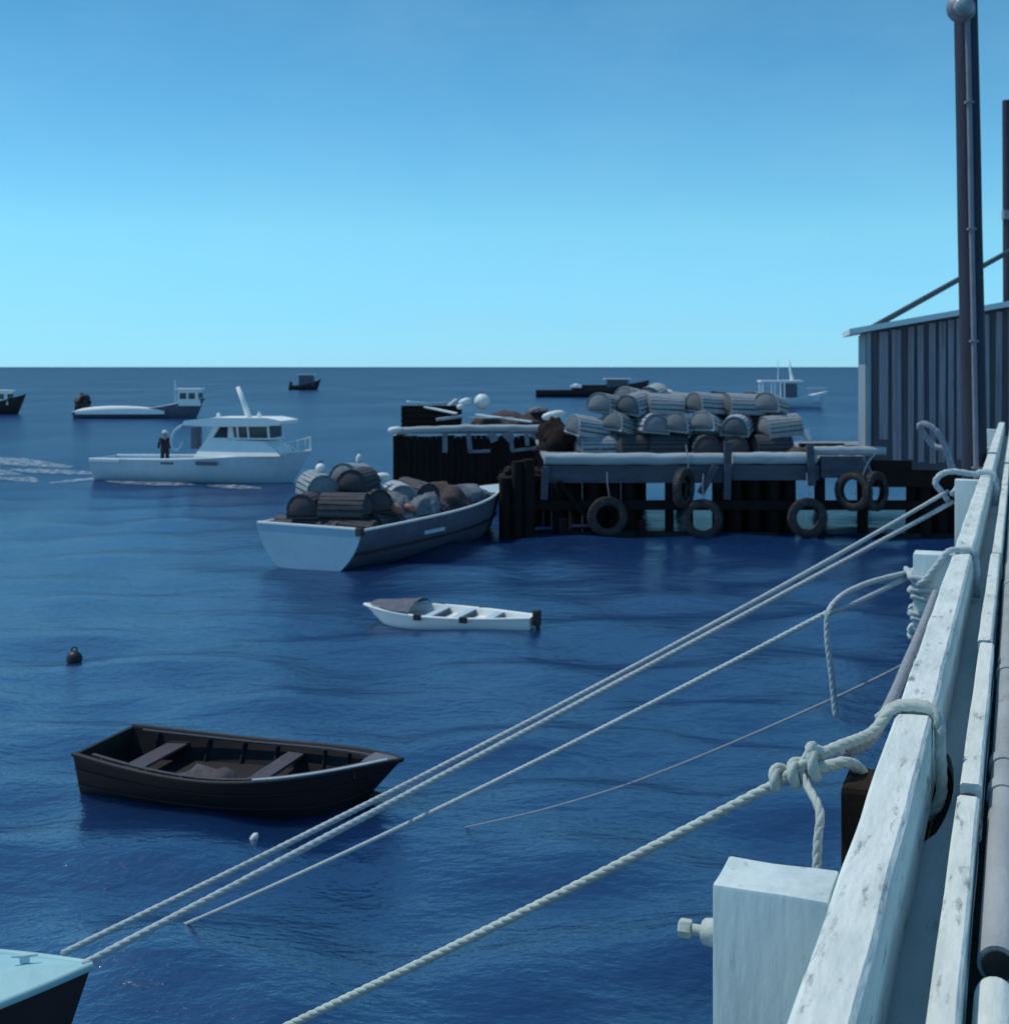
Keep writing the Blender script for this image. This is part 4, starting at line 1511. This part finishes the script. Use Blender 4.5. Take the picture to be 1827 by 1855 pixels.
btr = [  # (x forward, y to port, z, yaw, kind, label)
    (.80, .92, .56, EW + .12, 'B', 'dark round-topped trap at the left end of the row behind the transom'),
    (.72, .05, .56, EW - .10, 'B', 'dark round-topped trap in the middle of the row behind the transom'),
    (.80, -.76, .56, EW + .2, 'B', 'dark round-topped trap at the right end of the row behind the transom'),
    (1.95, .82, .56, .1, 'B', 'dark trap low in the boat load behind the leftmost trap'),
    (1.95, -.02, .56, .1, 'B', 'dark trap low in the middle of the boat load'),
    (1.95, -.76, .56, .1, 'B', 'dark trap low against the right side of the work boat'),
    (3.1, .8, .56, .1, 'B', 'dark trap low on the far left side amidships in the work boat'),
    (3.1, -.2, .56, .1, 'B', 'dark trap low amidships on the centre line of the work boat'),
    (3.1, -.76, .56, .2, 'A', 'grey trap amidships against the right side of the work boat'),
    (4.2, .5, .56, .3, 'B', 'dark trap forward in the work boat near its left rail'),
    (4.2, -.55, .56, .3, 'B', 'dark trap forward in the work boat near its right rail'),
    (.95, .62, 1.17, .2, 'B', 'dark trap lying lengthwise on the two left traps in the boat'),
    (.95, -.40, 1.17, EW + .35, 'B', 'dark trap turned end-on on the second layer behind the transom'),
    (2.0, .60, 1.17, .4, 'B', 'dark trap in the second layer at the far left of the boat'),
    (2.0, -.40, 1.17, EW - .4, 'B', 'dark trap in the second layer near the middle of the boat'),
    (3.0, .15, 1.17, .5, 'B', 'dark trap past amidships on the second layer of the boat load'),
    (4.0, .0, 1.17, .8, 'A', 'grey trap forward on the second layer, under the pier corner'),
    (5.2, -.45, .56, .4, 'B', 'dark trap well forward in the work boat, near the pier piles'),
    (5.2, .5, .56, .2, 'B', 'dark trap well forward on the far side of the work boat'),
    (5.0, .1, 1.17, 1.2, 'B', 'dark trap topping the forward end of the boat load'),
    (1.5, .85, 1.60, .9, 'A', 'pale netted trap on top of the boat load at the far left'),
    (2.1, .0, 1.70, .3, 'B', 'dark trap topping the middle of the boat load'),
    (2.6, .55, 1.78, .2, 'A', 'pale trap at the far top of the boat load, right of the round buoy'),
]
for x, y, z, rz, kind, lab in btr:
    put_trap(kind, on_work(x, y, z), th_ + rz, random.uniform(-.08, .08), random.uniform(-.1, .1), lab, GB)
ball('round white buoy on top of the boat load at its left', on_work(1.55, .80, 2.19), .14, M['buoy_white'])
spindle('buoy', 'white buoy lying by the far rail of the work boat', on_work(3.7, .4, 1.95), .13, .55, on_work(1, -2.2, .35) - on_work(0, 0, 0), M['buoy_white'], stick=False)
spindle('buoy', 'rusty pink buoy, left one of two low on the right side of the boat', on_work(2.2, -1.15, 1.30), .12, .36, (1, .3, -.4), M['buoy_rust'], stick=False)
spindle('buoy', 'rusty pink buoy, right one of two low on the right side of the boat', on_work(2.65, -1.25, 1.30), .11, .32, (1, -.3, -.3), M['buoy_rust'], stick=False)
def heapw(label, x, y, z, sx, sy, sz, m, seed, rough=.25, name='canvas', cat='canvas'):
    o = heap(name, label, cat, on_work(x, y, z), sx, sy, sz, m, seed, rough)
    o.rotation_euler = (0, 0, th_)
    return o
heapw('pale canvas folded over the gear in the middle of the work boat', 2.75, -.75, 1.15, .55, .40, .50, M['tarp_pale'], 31)
heapw('grey canvas bundle at the right rail of the work boat', 3.8, -1.0, 1.05, .60, .36, .50, M['tarp_pale'], 33)
heapw('pale canvas bundle near the bow of the work boat', 7.3, -.1, 1.05, 1.2, .6, .45, M['tarp_pale'], 35)
heapw('dark nets heaped amidships in the work boat', 3.4, .9, .8, .9, .6, .9, M['net'], 37, .3, 'net_pile', 'nets')
heapw('brown nets heaped forward in the work boat', 6.3, .0, .56, .9, .9, .95, M['netpile'], 39, .3, 'net_pile', 'nets')

# --- a generic lobster boat for the mooring ground
def lobster_boat(name, label, stern_px, bow_px, wl_py, heading_off, m_hull, m_cabin, zsheer, cab, mast=None, beam=2.9, dist=None, m_deck=None, group='boats on their moorings'):
    Y = dist or EYE * F / (wl_py - HOR)
    xs, xb = (stern_px - 913.5) / F * Y, (bow_px - 913.5) / F * Y
    L = abs(xb - xs)
    ang = 0 if xb > xs else math.pi
    root = thing(name, label, 'boat', (xs, Y, 0), ang + heading_off, group)
    zs = lambda u: zsheer[0] + (zsheer[1] - zsheer[0]) * u + (zsheer[2] - zsheer[1]) * max(0, u - .35) ** 1.6 * 2.2
    us, outer, inner, bf = build_hull(root, L, beam, zs, .4, m_hull, m_deck or m_hull, M['boat_white'] if m_hull is not M['hull_dark'] else m_hull, floor=.5, tr=.85, pb=2.2, full=.4, rake=.9, th=.07, gun=.04, deck_from=(.60, 1.0), m_deck=m_deck or M['boat_white'])
    return root, L, zs, bf

# the white lobster boat under way
lb, LL, zsl, bfl = lobster_boat('lobster_boat', 'white lobster boat under way with a slanting mast and a wheelhouse', 188, 583, 881, -.20, M['hull_pale'], M['boat_white'], (.98, 1.06, 1.36), None, beam=2.9, dist=59.0, group='boats on the water')
u_of = lambda px: (px - 181) / 384 * LL
def zpy(py, Y=59.0):
    return EYE - (py - HOR) / F * Y
def side_panel(root, pts, y, th, name, m, sgn=1, tilt=0.0, zb=1.2):
    """flat panel in the fore-and-aft plane, leaning inboard by tilt"""
    mb = MB()
    a = [mb.bm.verts.new((x, sgn * (y - (z - zb) * tilt), z)) for x, z in pts]
    b = [mb.bm.verts.new((x, sgn * (y - th - (z - zb) * tilt), z)) for x, z in pts]
    n = len(a)
    mb.bm.faces.new(a); mb.bm.faces.new(b[::-1])
    for k in range(n):
        mb.bm.faces.new((a[k], a[(k + 1) % n], b[(k + 1) % n], b[k]))
    return mb.build(name, m, root)
cz = zpy(818)
for sgn in (-1, 1):
    # lower cabin side with the sloped forward end
    side_panel(lb, [(u_of(372), cz - .1), (u_of(527), cz - .02), (u_of(514), zpy(806)), (u_of(492), zpy(795)), (u_of(388), zpy(793))], 1.16, .05, 'cabin_side', M['boat_white'], sgn, .46, 1.2)
    # raked posts around the triangular window
    for q in ([(388, 793), (398, 793), (411, 766), (400, 766)], [(398, 793), (436, 793), (436, 789), (398, 789)], [(428, 793), (440, 793), (431, 766), (424, 766)], [(404, 770), (431, 770), (431, 765), (404, 765)]):
        side_panel(lb, [(u_of(x), zpy(y)) for x, y in q], 1.155, .05, 'window_post', M['boat_white'], sgn, .46, 1.2)
    side_panel(lb, [(u_of(399), zpy(792)), (u_of(431), zpy(792)), (u_of(426), zpy(769)), (u_of(410), zpy(769))], 1.11, .02, 'side_window', M['window'], sgn, .46, 1.2)
mb = MB()   # wheelhouse roof
ry = 1.02
pts = [(u_of(346), zpy(767)), (u_of(352), zpy(759)), (u_of(400), zpy(753.5)), (u_of(500), zpy(753)), (u_of(527), zpy(758)), (u_of(526), zpy(764)), (u_of(500), zpy(768)), (u_of(400), zpy(769))]
mb.prism(pts[::-1], -ry, ry, Matrix((Vector((1, 0, 0)), Vector((0, 0, 1)), Vector((0, -1, 0)))).transposed())
mb.build('wheelhouse_roof', M['boat_white'], lb)
mb = MB()
mb.box(((u_of(446) + u_of(500)) / 2, 0, (zpy(769) + zpy(788)) / 2), (u_of(500) - u_of(446), 1.5, zpy(769) - zpy(788)))
mb.build('windshield', M['window'], lb)
for px in (446, 465, 501):
    for y in (-.78, .78):
        mb = MB()
        mb.bar((u_of(px), y, zpy(789)), (u_of(px) - .05, y, zpy(767)), .07, .07)
        mb.build('windshield_post', M['boat_white'], lb)
mb = MB()
mb.box((u_of(472), 0, zpy(790)), (u_of(507) - u_of(440), 1.62, .07), None, .01)
mb.build('sill', M['boat_white'], lb)
mb = MB()
mb.prism([(u_of(440), cz), (u_of(524), cz), (u_of(512), zpy(803)), (u_of(496), zpy(794)), (u_of(440), zpy(792))][::-1], -.78, .78, Matrix((Vector((1, 0, 0)), Vector((0, 0, 1)), Vector((0, -1, 0)))).transposed())
mb.build('trunk_cabin', M['boat_white'], lb)
mb = MB()
mb.tube([(u_of(457), -.3, zpy(754)), (u_of(448), -.3, zpy(727)), (u_of(437), -.3, zpy(700))], [.13, .11, .085], 10)
mb.build('mast', M['boat_white'], lb, smooth=True)
for k_, x_ in ((1.0, u_of(470)), (.8, u_of(395))):
    mb = MB()
    mb.lathe([(.10 * k_, 0), (.12 * k_, .05), (.10 * k_, .12), (.03, .18)], (x_, .1, zpy(753.5)), 10)
    mb.build('deck_light', M['boat_white'], lb, smooth=True, auto=40)
mb = MB()
mb.bar((u_of(472), -.2, zpy(754)), (u_of(474), -.2, zpy(743)), .04, .04)
mb.build('aerial', M['boat_white'], lb)
mb = MB()   # bow rail
zb = zsl(.95)
for sgn in (1, -1):
    pr = [(u_of(530), sgn * .75, zsl(.9) + .45), (u_of(548), sgn * .45, zb + .5), (u_of(563), sgn * .08, zb + .62)]
    mb.tube(spline(pr, .1), .022, 6)
    for p in pr:
        mb.tube([p, (p[0], p[1], p[2] - .6)], .02, 6)
mb.build('bow_rail', M['boat_white'], lb)
mb = MB()   # side stripe of hawse slots and dark vent patch
mb.box((u_of(400), -1.435, zpy(832)), (1.0, .05, .16), None, .02)
mb.box((u_of(328), -1.43, zpy(833)), (.6, .05, .09), None, .02)
mb.build('hull_vent', M['hull_slate'], lb)
mb = MB()
pr = [(u_of(345), -.9, zpy(768)), (u_of(332), -.9, zpy(778)), (u_of(326), -.9, zpy(795)), (u_of(330), -.9, zpy(808)), (u_of(340), -.9, zpy(808)), (u_of(346), -.9, zpy(795))]
mb.tube(spline(pr, .08), .06, 8)
mb.build('hauler_davit', M['hull_pale'], lb, smooth=True)
mb = MB()
mb.box((u_of(352), .2, zpy(792)), (.30, .5, .95), None, .03)
mb.build('bulkhead', M['hull_slate'], lb)
for sgn in (1, -1):
    mb = MB()   # pale stern rub board
    mb.box((.75, sgn * 1.335, .93), (1.5, .06, .14), Matrix.Rotation(sgn * .075, 3, 'Z'), .02)
    mb.build('rub_board', M['boat_white'], lb)

# person at the hauler
per = thing('person', 'person in a white cap and dark clothes standing in the white lobster boat', 'person', Vector((at(299, 800, 58.6).x, 58.6, .40)), R(20))
def skinned(name, verts, edges, radii, m, parent, sub=2):
    me = bpy.data.meshes.new(name)
    me.from_pydata(verts, edges, [])
    o = bpy.data.objects.new(name, me)
    COL.objects.link(o)
    o.parent = parent
    md = o.modifiers.new('skin', 'SKIN')
    for v, r in zip(me.skin_vertices[0].data, radii):
        v.radius = (r, r) if not isinstance(r, tuple) else r
    me.skin_vertices[0].data[0].use_root = True
    s = o.modifiers.new('sub', 'SUBSURF')
    s.levels = sub; s.render_levels = sub
    me.materials.append(m)
    md.use_smooth_shade = True
    return o
V = [(0, 0, .92), (0, .0, 1.15), (0, 0, 1.38), (0, .01, 1.48), (0, .03, 1.58), (0, .04, 1.66),
     (.19, 0, 1.38), (.27, .05, 1.12), (.24, .26, .98), (.23, .35, .97),
     (-.19, 0, 1.38), (-.27, .05, 1.12), (-.24, .26, .98), (-.23, .35, .97),
     (.10, 0, .86), (.11, .02, .47), (.11, -.01, .08), (.11, .12, .03),
     (-.10, 0, .86), (-.11, .02, .47), (-.11, -.01, .08), (-.11, .12, .03)]
E = [(0, 1), (1, 2), (2, 3), (3, 4), (4, 5), (2, 6), (6, 7), (7, 8), (8, 9), (2, 10), (10, 11), (11, 12), (12, 13), (0, 14), (14, 15), (15, 16), (16, 17), (0, 18), (18, 19), (19, 20), (20, 21)]
RAD = [.13, .12, .13, .06, .095, .085, .06, .045, .04, .038, .06, .045, .04, .038, .085, .06, .045, .045, .085, .06, .045, .045]
skinned('body', V, E, RAD, M['skin'], per)
jv = V[:4] + V[6:9] + V[10:13] + [V[14], V[15], V[16], V[18], V[19], V[20]]
je = [(0, 1), (1, 2), (2, 3), (2, 4), (4, 5), (5, 6), (2, 7), (7, 8), (8, 9), (0, 10), (10, 11), (11, 12), (0, 13), (13, 14), (14, 15)]
jr = [.16, .155, .165, .075, .08, .065, .055, .08, .065, .055, .11, .085, .07, .11, .085, .07]
skinned('clothes', jv, je, jr, M['cloth_dark'], per)
mb = MB()
mb.lathe([(.118, 0), (.122, .05), (.10, .10), (.05, .13), (.01, .135)], (0, .03, 1.655), 16)
mb.box((0, .16, 1.665), (.16, .12, .015), None, .004)
mb.build('cap', M['buoy_white'], per, smooth=True, auto=40)

# --- far boats
def cabin_box(root, x0, x1, z0, z1, w, m, name='wheelhouse', slope=.15, roof=True, over=.25, win=True, roof_m=None):
    mb = MB()
    pts = [(x0, z0), (x1 + slope, z0), (x1, z1), (x0 + slope * .3, z1)]
    mb.prism(pts, -w / 2, w / 2, Matrix((Vector((1, 0, 0)), Vector((0, 0, 1)), Vector((0, -1, 0)))).transposed())
    mb.build(name, m, root)
    if win:
        for sgn in (1, -1):
            mb = MB()
            n = 2
            for k in range(n):
                a = x0 + (x1 - x0) * (.12 + .44 * k); b = a + (x1 - x0) * .32
                mb.box(((a + b) / 2, sgn * (w / 2 + .008), z0 + (z1 - z0) * .62), (b - a, .03, (z1 - z0) * .38))
            mb.build('side_window', M['window'], root)
        mb = MB()
        for y in (-.24, .24):
            mb.box((x1 + slope * .4, y * w, z0 + (z1 - z0) * .62), (.07 + slope * .2, w * .38, (z1 - z0) * .38))
        mb.build('windshield', M['window'], root)
    if roof:
        mb = MB()
        mb.box(((x0 + x1) / 2, 0, z1 + .06), (x1 - x0 + 2 * over, w + .25, .12), None, .03)
        mb.build('wheelhouse_roof', roof_m or m, root)

r, L, zs, bf = lobster_boat('lobster_boat', 'far boat with a long pale side and dark bow, behind the white boat under way', 140, 372, 757, .0, M['hull_slate'], M['boat_white'], (.65, .80, 1.9), None, beam=3.6, m_deck=M['hull_slate'])
k = L / 232
U = lambda px: (px - 140) * k
Yf = EYE * F / (757 - HOR)
Zf = lambda py: EYE - (py - HOR) / F * Yf
mb = MB()
n = 18
for sgn in (1, -1):
    a, b, c = [], [], []
    for i in range(n + 1):
        x = U(146) + (U(305) - U(146)) * i / n
        env = math.sin(math.pi * min(1, max(0, (i + .6) / (n + 1)))) ** .35
        a.append(mb.bm.verts.new((x, sgn * (bf(x / L) + .06), .42)))
        b.append(mb.bm.verts.new((x, sgn * (bf(x / L) + .10), .42 + .62 * env)))
        c.append(mb.bm.verts.new((x, sgn * (bf(x / L) - .25), .42 + .80 * env)))
    for i in range(n):
        mb.bm.faces.new((a[i], a[i + 1], b[i + 1], b[i])); mb.bm.faces.new((b[i], b[i + 1], c[i + 1], c[i]))
mb.build('side_board', M['boat_white'], r, smooth=True)
cabin_box(r, U(326), U(362), 1.2, Zf(706), 2.0, M['boat_white'])
mb = MB(); mb.tube([(U(318), 0, 1.2), (U(317), 0, Zf(688))], .09, 8); mb.build('mast', M['hull_pale'], r)
mb = MB()
bmesh.ops.create_icosphere(mb.bm, subdivisions=3, radius=1)
for v in mb.bm.verts:
    q = v.co * (1 + .5 * mnoise.noise(v.co * 1.6) + .3 * mnoise.noise(v.co * 4))
    v.co = Vector((U(152) + q.x * .75, q.y * .8, 1.25 + q.z * 1.05))
mb.build('stern_gear', M['hull_dark'], r)

r, L, zs, bf = lobster_boat('lobster_boat', 'dark boat cut off by the left edge, with a white cabin top', -90, 48, 750, .0, M['hull_dark'], M['boat_white'], (.8, 1.0, 2.0), None, beam=3.0)
k = L / 138; U = lambda px: (px + 90) * k
cabin_box(r, U(-20), U(18), 1.0, 2.4, 1.8, M['boat_white'])

r, L, zs, bf = lobster_boat('lobster_boat', 'tiny far dark boat with a pale roof near the horizon at left', 524, 582, 706, .0, M['hull_dark'], M['hull_pale'], (.9, 1.0, 2.2), None, beam=2.6)
k = L / 58; U = lambda px: (px - 524) * k
cabin_box(r, U(542), U(568), .9, 3.2, 1.8, M['hull_slate'], roof_m=M['boat_white'])
mb = MB(); mb.box((U(527), 0, 1.0), (.5, 1.2, 1.4), None, .05); mb.build('stern_gear', M['hull_dark'], r)

r, L, zs, bf = lobster_boat('dragger', 'long low dark boat with a white wheelhouse roof, far off behind the traps', 970, 1176, 719, .0, M['hull_dark'], M['boat_white'], (1.1, 1.2, 2.6), None, beam=4.0, m_deck=M['hull_dark'])
k = L / 206; U = lambda px: (px - 970) * k
Yd = EYE * F / (719 - HOR)
cabin_box(r, U(1098), U(1136), 1.4, EYE - (687 - HOR) / F * Yd, 2.4, M['hull_slate'], roof_m=M['boat_white'], over=.5)
mb = MB(); mb.lathe([(.3, 0), (.5, .2), (.45, .55), (.2, .7)], (U(1042), -1.6, 1.5), 12); mb.box((U(1042), -1.6, 1.75), (1.9, .7, .5), None, .15)
mb.build('life_raft', M['boat_white'], r)
mb = MB(); mb.box((U(1080), 0, 1.6), (U(1125) - U(1035), 2.0, .8), None, .1); mb.build('deck_house', M['hull_dark'], r)

r, L, zs, bf = lobster_boat('lobster_boat', 'pale lobster boat with a mast above the horizon, behind the right traps', 1368, 1498, 738, .0, M['hull_pale'], M['boat_white'], (1.0, 1.15, 1.9), None, beam=2.8)
k = L / 130; U = lambda px: (px - 1368) * k
Yr = EYE * F / (738 - HOR)
Zr = lambda py: EYE - (py - HOR) / F * Yr
for px in (1378, 1400, 1417):
    for y in (-1.0, 1.0):
        mb = MB()
        mb.bar((U(px), y, 1.0), (U(px), y, Zr(691)), .26 if px != 1417 else .45, .10)
        mb.build('wheelhouse_post', M['boat_white'], r)
mb = MB(); mb.box(((U(1374) + U(1450)) / 2, 0, Zr(690.5)), (U(1450) - U(1374), 2.4, .22), None, .05); mb.build('wheelhouse_roof', M['boat_white'], r)
mb = MB(); mb.box(((U(1418) + U(1440)) / 2, 0, (Zr(695) + Zr(720)) / 2), (U(1440) - U(1418), 1.9, Zr(695) - Zr(720))); mb.build('windshield', M['hull_slate'], r)
mb = MB(); mb.box(((U(1440) + U(1482)) / 2, 0, Zr(722)), (U(1482) - U(1440), 1.7, .9), None, .15); mb.build('trunk_cabin', M['hull_pale'], r)
mb = MB()
for px in (1440, 1465, 1492):
    mb.tube([(U(px), -.6, 1.5), (U(px), -.6, Zr(703))], .05, 6)
mb.tube([(U(1440), -.6, Zr(704)), (U(1492), -.6, Zr(703))], .06, 6)
mb.build('bow_rail', M['hull_pale'], r)
mb = MB(); mb.tube([(U(1434), 0, Zr(690)), (U(1431), 0, Zr(672)), (U(1428), 0, Zr(650))], [.28, .14, .09], 8); mb.build('mast', M['boat_white'], r, smooth=True)
mb = MB(); mb.tube([(U(1410), .5, Zr(690)), (U(1410), .5, Zr(652))], .04, 6); mb.build('aerial', M['boat_white'], r)

# wake foam of the boat under way
mb = MB()
def foam(px0, px1, py0, py1, Wd, n=18):
    a = atz(px0, py0, .05); b = atz(px1, py1, .05)
    up, dn = [], []
    for i in range(n + 1):
        t = i / n
        c = a.lerp(b, t)
        w = Wd * (math.sin(math.pi * min(.97, max(.03, t))) ** .7) * (1 + .4 * mnoise.noise(Vector((t * 7, px0, 0))))
        up.append(mb.bm.verts.new(c + Vector((0, w, .0)))); dn.append(mb.bm.verts.new(c - Vector((0, w, 0))))
    mid = None
    for i in range(n):
        mb.bm.faces.new((dn[i], dn[i + 1], up[i + 1], up[i]))
foam(178, 356, 869, 878, 1.05)
foam(376, 474, 879, 884, .80)
foam(90, 186, 874, 866, 1.0)
foam(-80, 130, 826, 846, 1.9)
foam(-80, 70, 846, 872, 1.7)
foam(20, 180, 850, 858, 1.2)
o = mb.build('wake_foam', M['foam'])
o['kind'] = 'stuff'
tag(o, 'white foam of the wake around the lobster boat under way', 'foam')

# small floats and pale bits on the water
p = atz(135, 1197, 0)
ball('small dark mooring float alone on the water at left', p - Vector((0, 0, .10)), .135, M['buoy_dark'])
p = atz(459, 1524, 0)
spindle('buoy', 'small pale bit afloat just below the dark skiff', p + Vector((0, 0, .02)), .04, .15, (.6, 0, 1), M['buoy_white'], stick=False)
p = atz(352, 1502, 0)
spindle('buoy', 'tiny pale bit afloat close under the side of the dark skiff', p + Vector((0, 0, .01)), .035, .14, (1, 0, .2), M['buoy_white'], stick=False)
p = atz(650, 836, 0)
spindle('buoy', 'pale pot buoy on the water between the two big boats', p + Vector((0, 0, .1)), .15, .6, (.1, 0, 1), M['buoy_white'], stick=True)

# ------------------------------------------------------------------ ropes
def rope(label, pts, r, m, name='mooring_rope', pitch=None):
    mb = MB()
    strands(mb, pts, r, pitch)
    o = mb.build(name, m, smooth=True)
    tag(o, label, 'rope')
    centre_origin(o)
    return o
# the pair from the third post down to the bow of the boat in the corner
k3 = at(1716, 893, 14.5)
e1 = at(112, 1728, 8.55)
e2 = at(150, 1748, 8.40)
mb = MB()
strands(mb, sag(k3 + Vector((0, 0, .02)), e1, .10, 9), .023, .18)
o = mb.build('mooring_rope', M['rope_grey'], smooth=True)
tag(o, 'upper of the two long mooring ropes running to the corner boat', 'rope'); centre_origin(o)
mb = MB()
strands(mb, sag(k3 + Vector((.05, 0, -.10)), e2, .02, 9), .027, .2)
# its bight over the rail at the third post
tt = 15.25
lp = [k3 + Vector((.0, 0, -.08)), at(1700, 885, 14.5), at(1693, 876, 14.5), at(1700, 862, 14.5), at(1722, 854, 14.5), wp(tt + .12, -.43, RT + .02), wp(tt + .12, -.40, RT + .045), wp(tt + .1, -.28, RT + .045), wp(tt + .08, -.235, RT - .03), wp(tt + .05, -.235, RT - .26), wp(tt, -.30, RT - .36), wp(tt - .05, -.44, RT - .30), at(1738, 884, 14.4), at(1722, 897, 14.45)]
strands(mb, lp, .036, .26)
o = mb.build('mooring_rope', M['rope_grey'], smooth=True)
tag(o, 'lower brighter of the two long ropes, looped over the rail at the third post', 'rope'); centre_origin(o)
# rope from the second post with a hanging end
pl2 = wp(POST_T[1], -.64, 0)
ln = at(1497, 1110, 8.1)
en = atz(300, 1690, -.05)
mb = MB()
strands(mb, [ln] + sag(ln, en, .06, 8)[1:] + [en + (en - ln) * .12], .018, .13)
strands(mb, [ln + Vector((.01, 0, -.01)), at(1505, 1098, 8.15), at(1530, 1075, 8.3), at(1575, 1055, 8.5), at(1632, 1040, 8.72), at(1655, 1036, 8.8)], .019, .13)
strands(mb, [ln, at(1520, 1104, 8.2), at(1570, 1082, 8.4), at(1630, 1052, 8.7), at(1650, 1044, 8.8)], .019, .13)
def post_wrap(mb, t0, z, r, dz=.03, reach_rail=False):
    pw = .236
    pl = -.400 - pw - .001
    q = []
    pr = -.278 if reach_rail else -.400
    o_ = r * 1.05
    loop = [(t0 - o_, (pl + pr) / 2), (t0 - o_, pl + .0), (t0 - o_ * .3, pl - o_ * .8), (t0 + .1, pl - o_), (t0 + .2, pl - o_ * .8), (t0 + .2 + o_, pl + .02), (t0 + .2 + o_, pr - .02)]
    strands(mb, [wp(t, p, z + dz * i / 6 - (0.0)) for i, (t, p) in enumerate(loop)], r, .13)
for z, dz in ((3.63, .03), (3.56, -.03), (3.40, .02), (3.30, -.02), (3.25, .02)):
    post_wrap(mb, POST_T[1], z, .021, dz)
# front turns across the post face, tucked under the rail
for z in (3.50, 3.36, 3.29):
    strands(mb, [wp(POST_T[1] - .03, -.65, z + .02), wp(POST_T[1] - .025, -.52, z - .01), wp(POST_T[1] - .02, -.405, z - .04)], .020, .13)
# a turn over the rail beside the post
tr_ = 9.0
strands(mb, [at(1640, 1030, 8.75), wp(POST_T[1] - .03, -.60, 3.60), wp(POST_T[1] - .02, -.50, 3.71), wp(tr_ - .06, -.42, RT + .015), wp(tr_ - .02, -.36, RT + .022), wp(tr_, -.29, RT + .022), wp(tr_, -.255, RT - .03), wp(tr_ + .02, -.25, RT - .28)], .022, .14)
strands(mb, [ln, at(1498, 1160, 8.08), at(1506, 1230, 8.06), at(1513, 1298, 8.05)], .020, .13)
o = mb.build('mooring_rope', M['rope_grey'], smooth=True)
tag(o, 'rope made fast to the second post with a loose end hanging down', 'rope'); centre_origin(o)
# thin slack line farther down
rope('thin slack line sagging from the rail into the water', [wp(8.0, -.42, 3.5), at(1600, 1222, 7.9), at(1200, 1397, 10.5), at(1000, 1462, 12.6), atz(830, 1502, -.03)], .009, M['rope_dull'], pitch=.1)
# heavy near rope with its knot and loop round the rail
kk = at(1425, 1408, 4.20)
far = at(300, 1960, 5.2)
mb = MB()
strands(mb, sag(kk, far, .02, 8), .0165, .12)
# the bowline: turns around the standing part
ax = (far - kk).normalized()
side = ax.cross(Vector((0, 0, 1))).normalized()
upv = side.cross(ax)
kn = []
for i in range(28):
    a = i / 27 * 2 * math.pi * 2.6
    kn.append(kk - ax * (.075 - .18 * i / 27) * 1.0 + (side * math.cos(a) + upv * math.sin(a)) * (.033 + .006 * math.sin(a * 1.5)))
kn = [p - ax * .06 for p in kn]
strands(mb, kn, .0185, .13)
tk = 4.78
K2 = kk - ax * .12
strands(mb, [kk, kk - ax * .09 + upv * .02, K2 + upv * .05, at(1478, 1368, 4.28), at(1520, 1352, 4.35), wp(tk - .12, -.47, RT - .05), wp(tk - .03, -.415, RT + .008), wp(tk, -.37, RT + .022), wp(tk + .01, -.30, RT + .022), wp(tk, -.258, RT - .01), wp(tk - .01, -.250, RT - .12), wp(tk - .04, -.252, RT - .28), wp(tk - .08, -.34, RT - .345), wp(tk - .13, -.43, RT - .26), at(1545, 1385, 4.3), at(1500, 1388, 4.25), at(1470, 1395, 4.22), kk - ax * .02 - upv * .02], .021, .14)
strands(mb, [wp(tk + .035, -.46, RT - .04), wp(tk + .045, -.412, RT + .006), wp(tk + .05, -.36, RT + .020), wp(tk + .05, -.30, RT + .020), wp(tk + .045, -.258, RT - .02), wp(tk + .03, -.252, RT - .12)], .020, .14)
# tail ends hanging from the knot
strands(mb, [kk - ax * .05, at(1462, 1425, 4.14), at(1484, 1470, 4.06), at(1480, 1530, 4.03), at(1477, 1640, 4.0)], .015, .11)
o = mb.build('mooring_rope', M['rope_pale'], smooth=True)
tag(o, 'thick pale near rope knotted in a loop round the white rail', 'rope'); centre_origin(o)
# hawser along the outside of the rail between the knot and the second post
rope('grey hawser lying along the outer side of the rail behind the knot', [wp(8.6, -.48, 3.60), wp(7.5, -.475, 3.62), wp(6.5, -.475, 3.64), wp(5.5, -.475, 3.66), wp(4.85, -.49, 3.68), at(1530, 1362, 4.42)], .024, M['rope_dull'], pitch=.16)
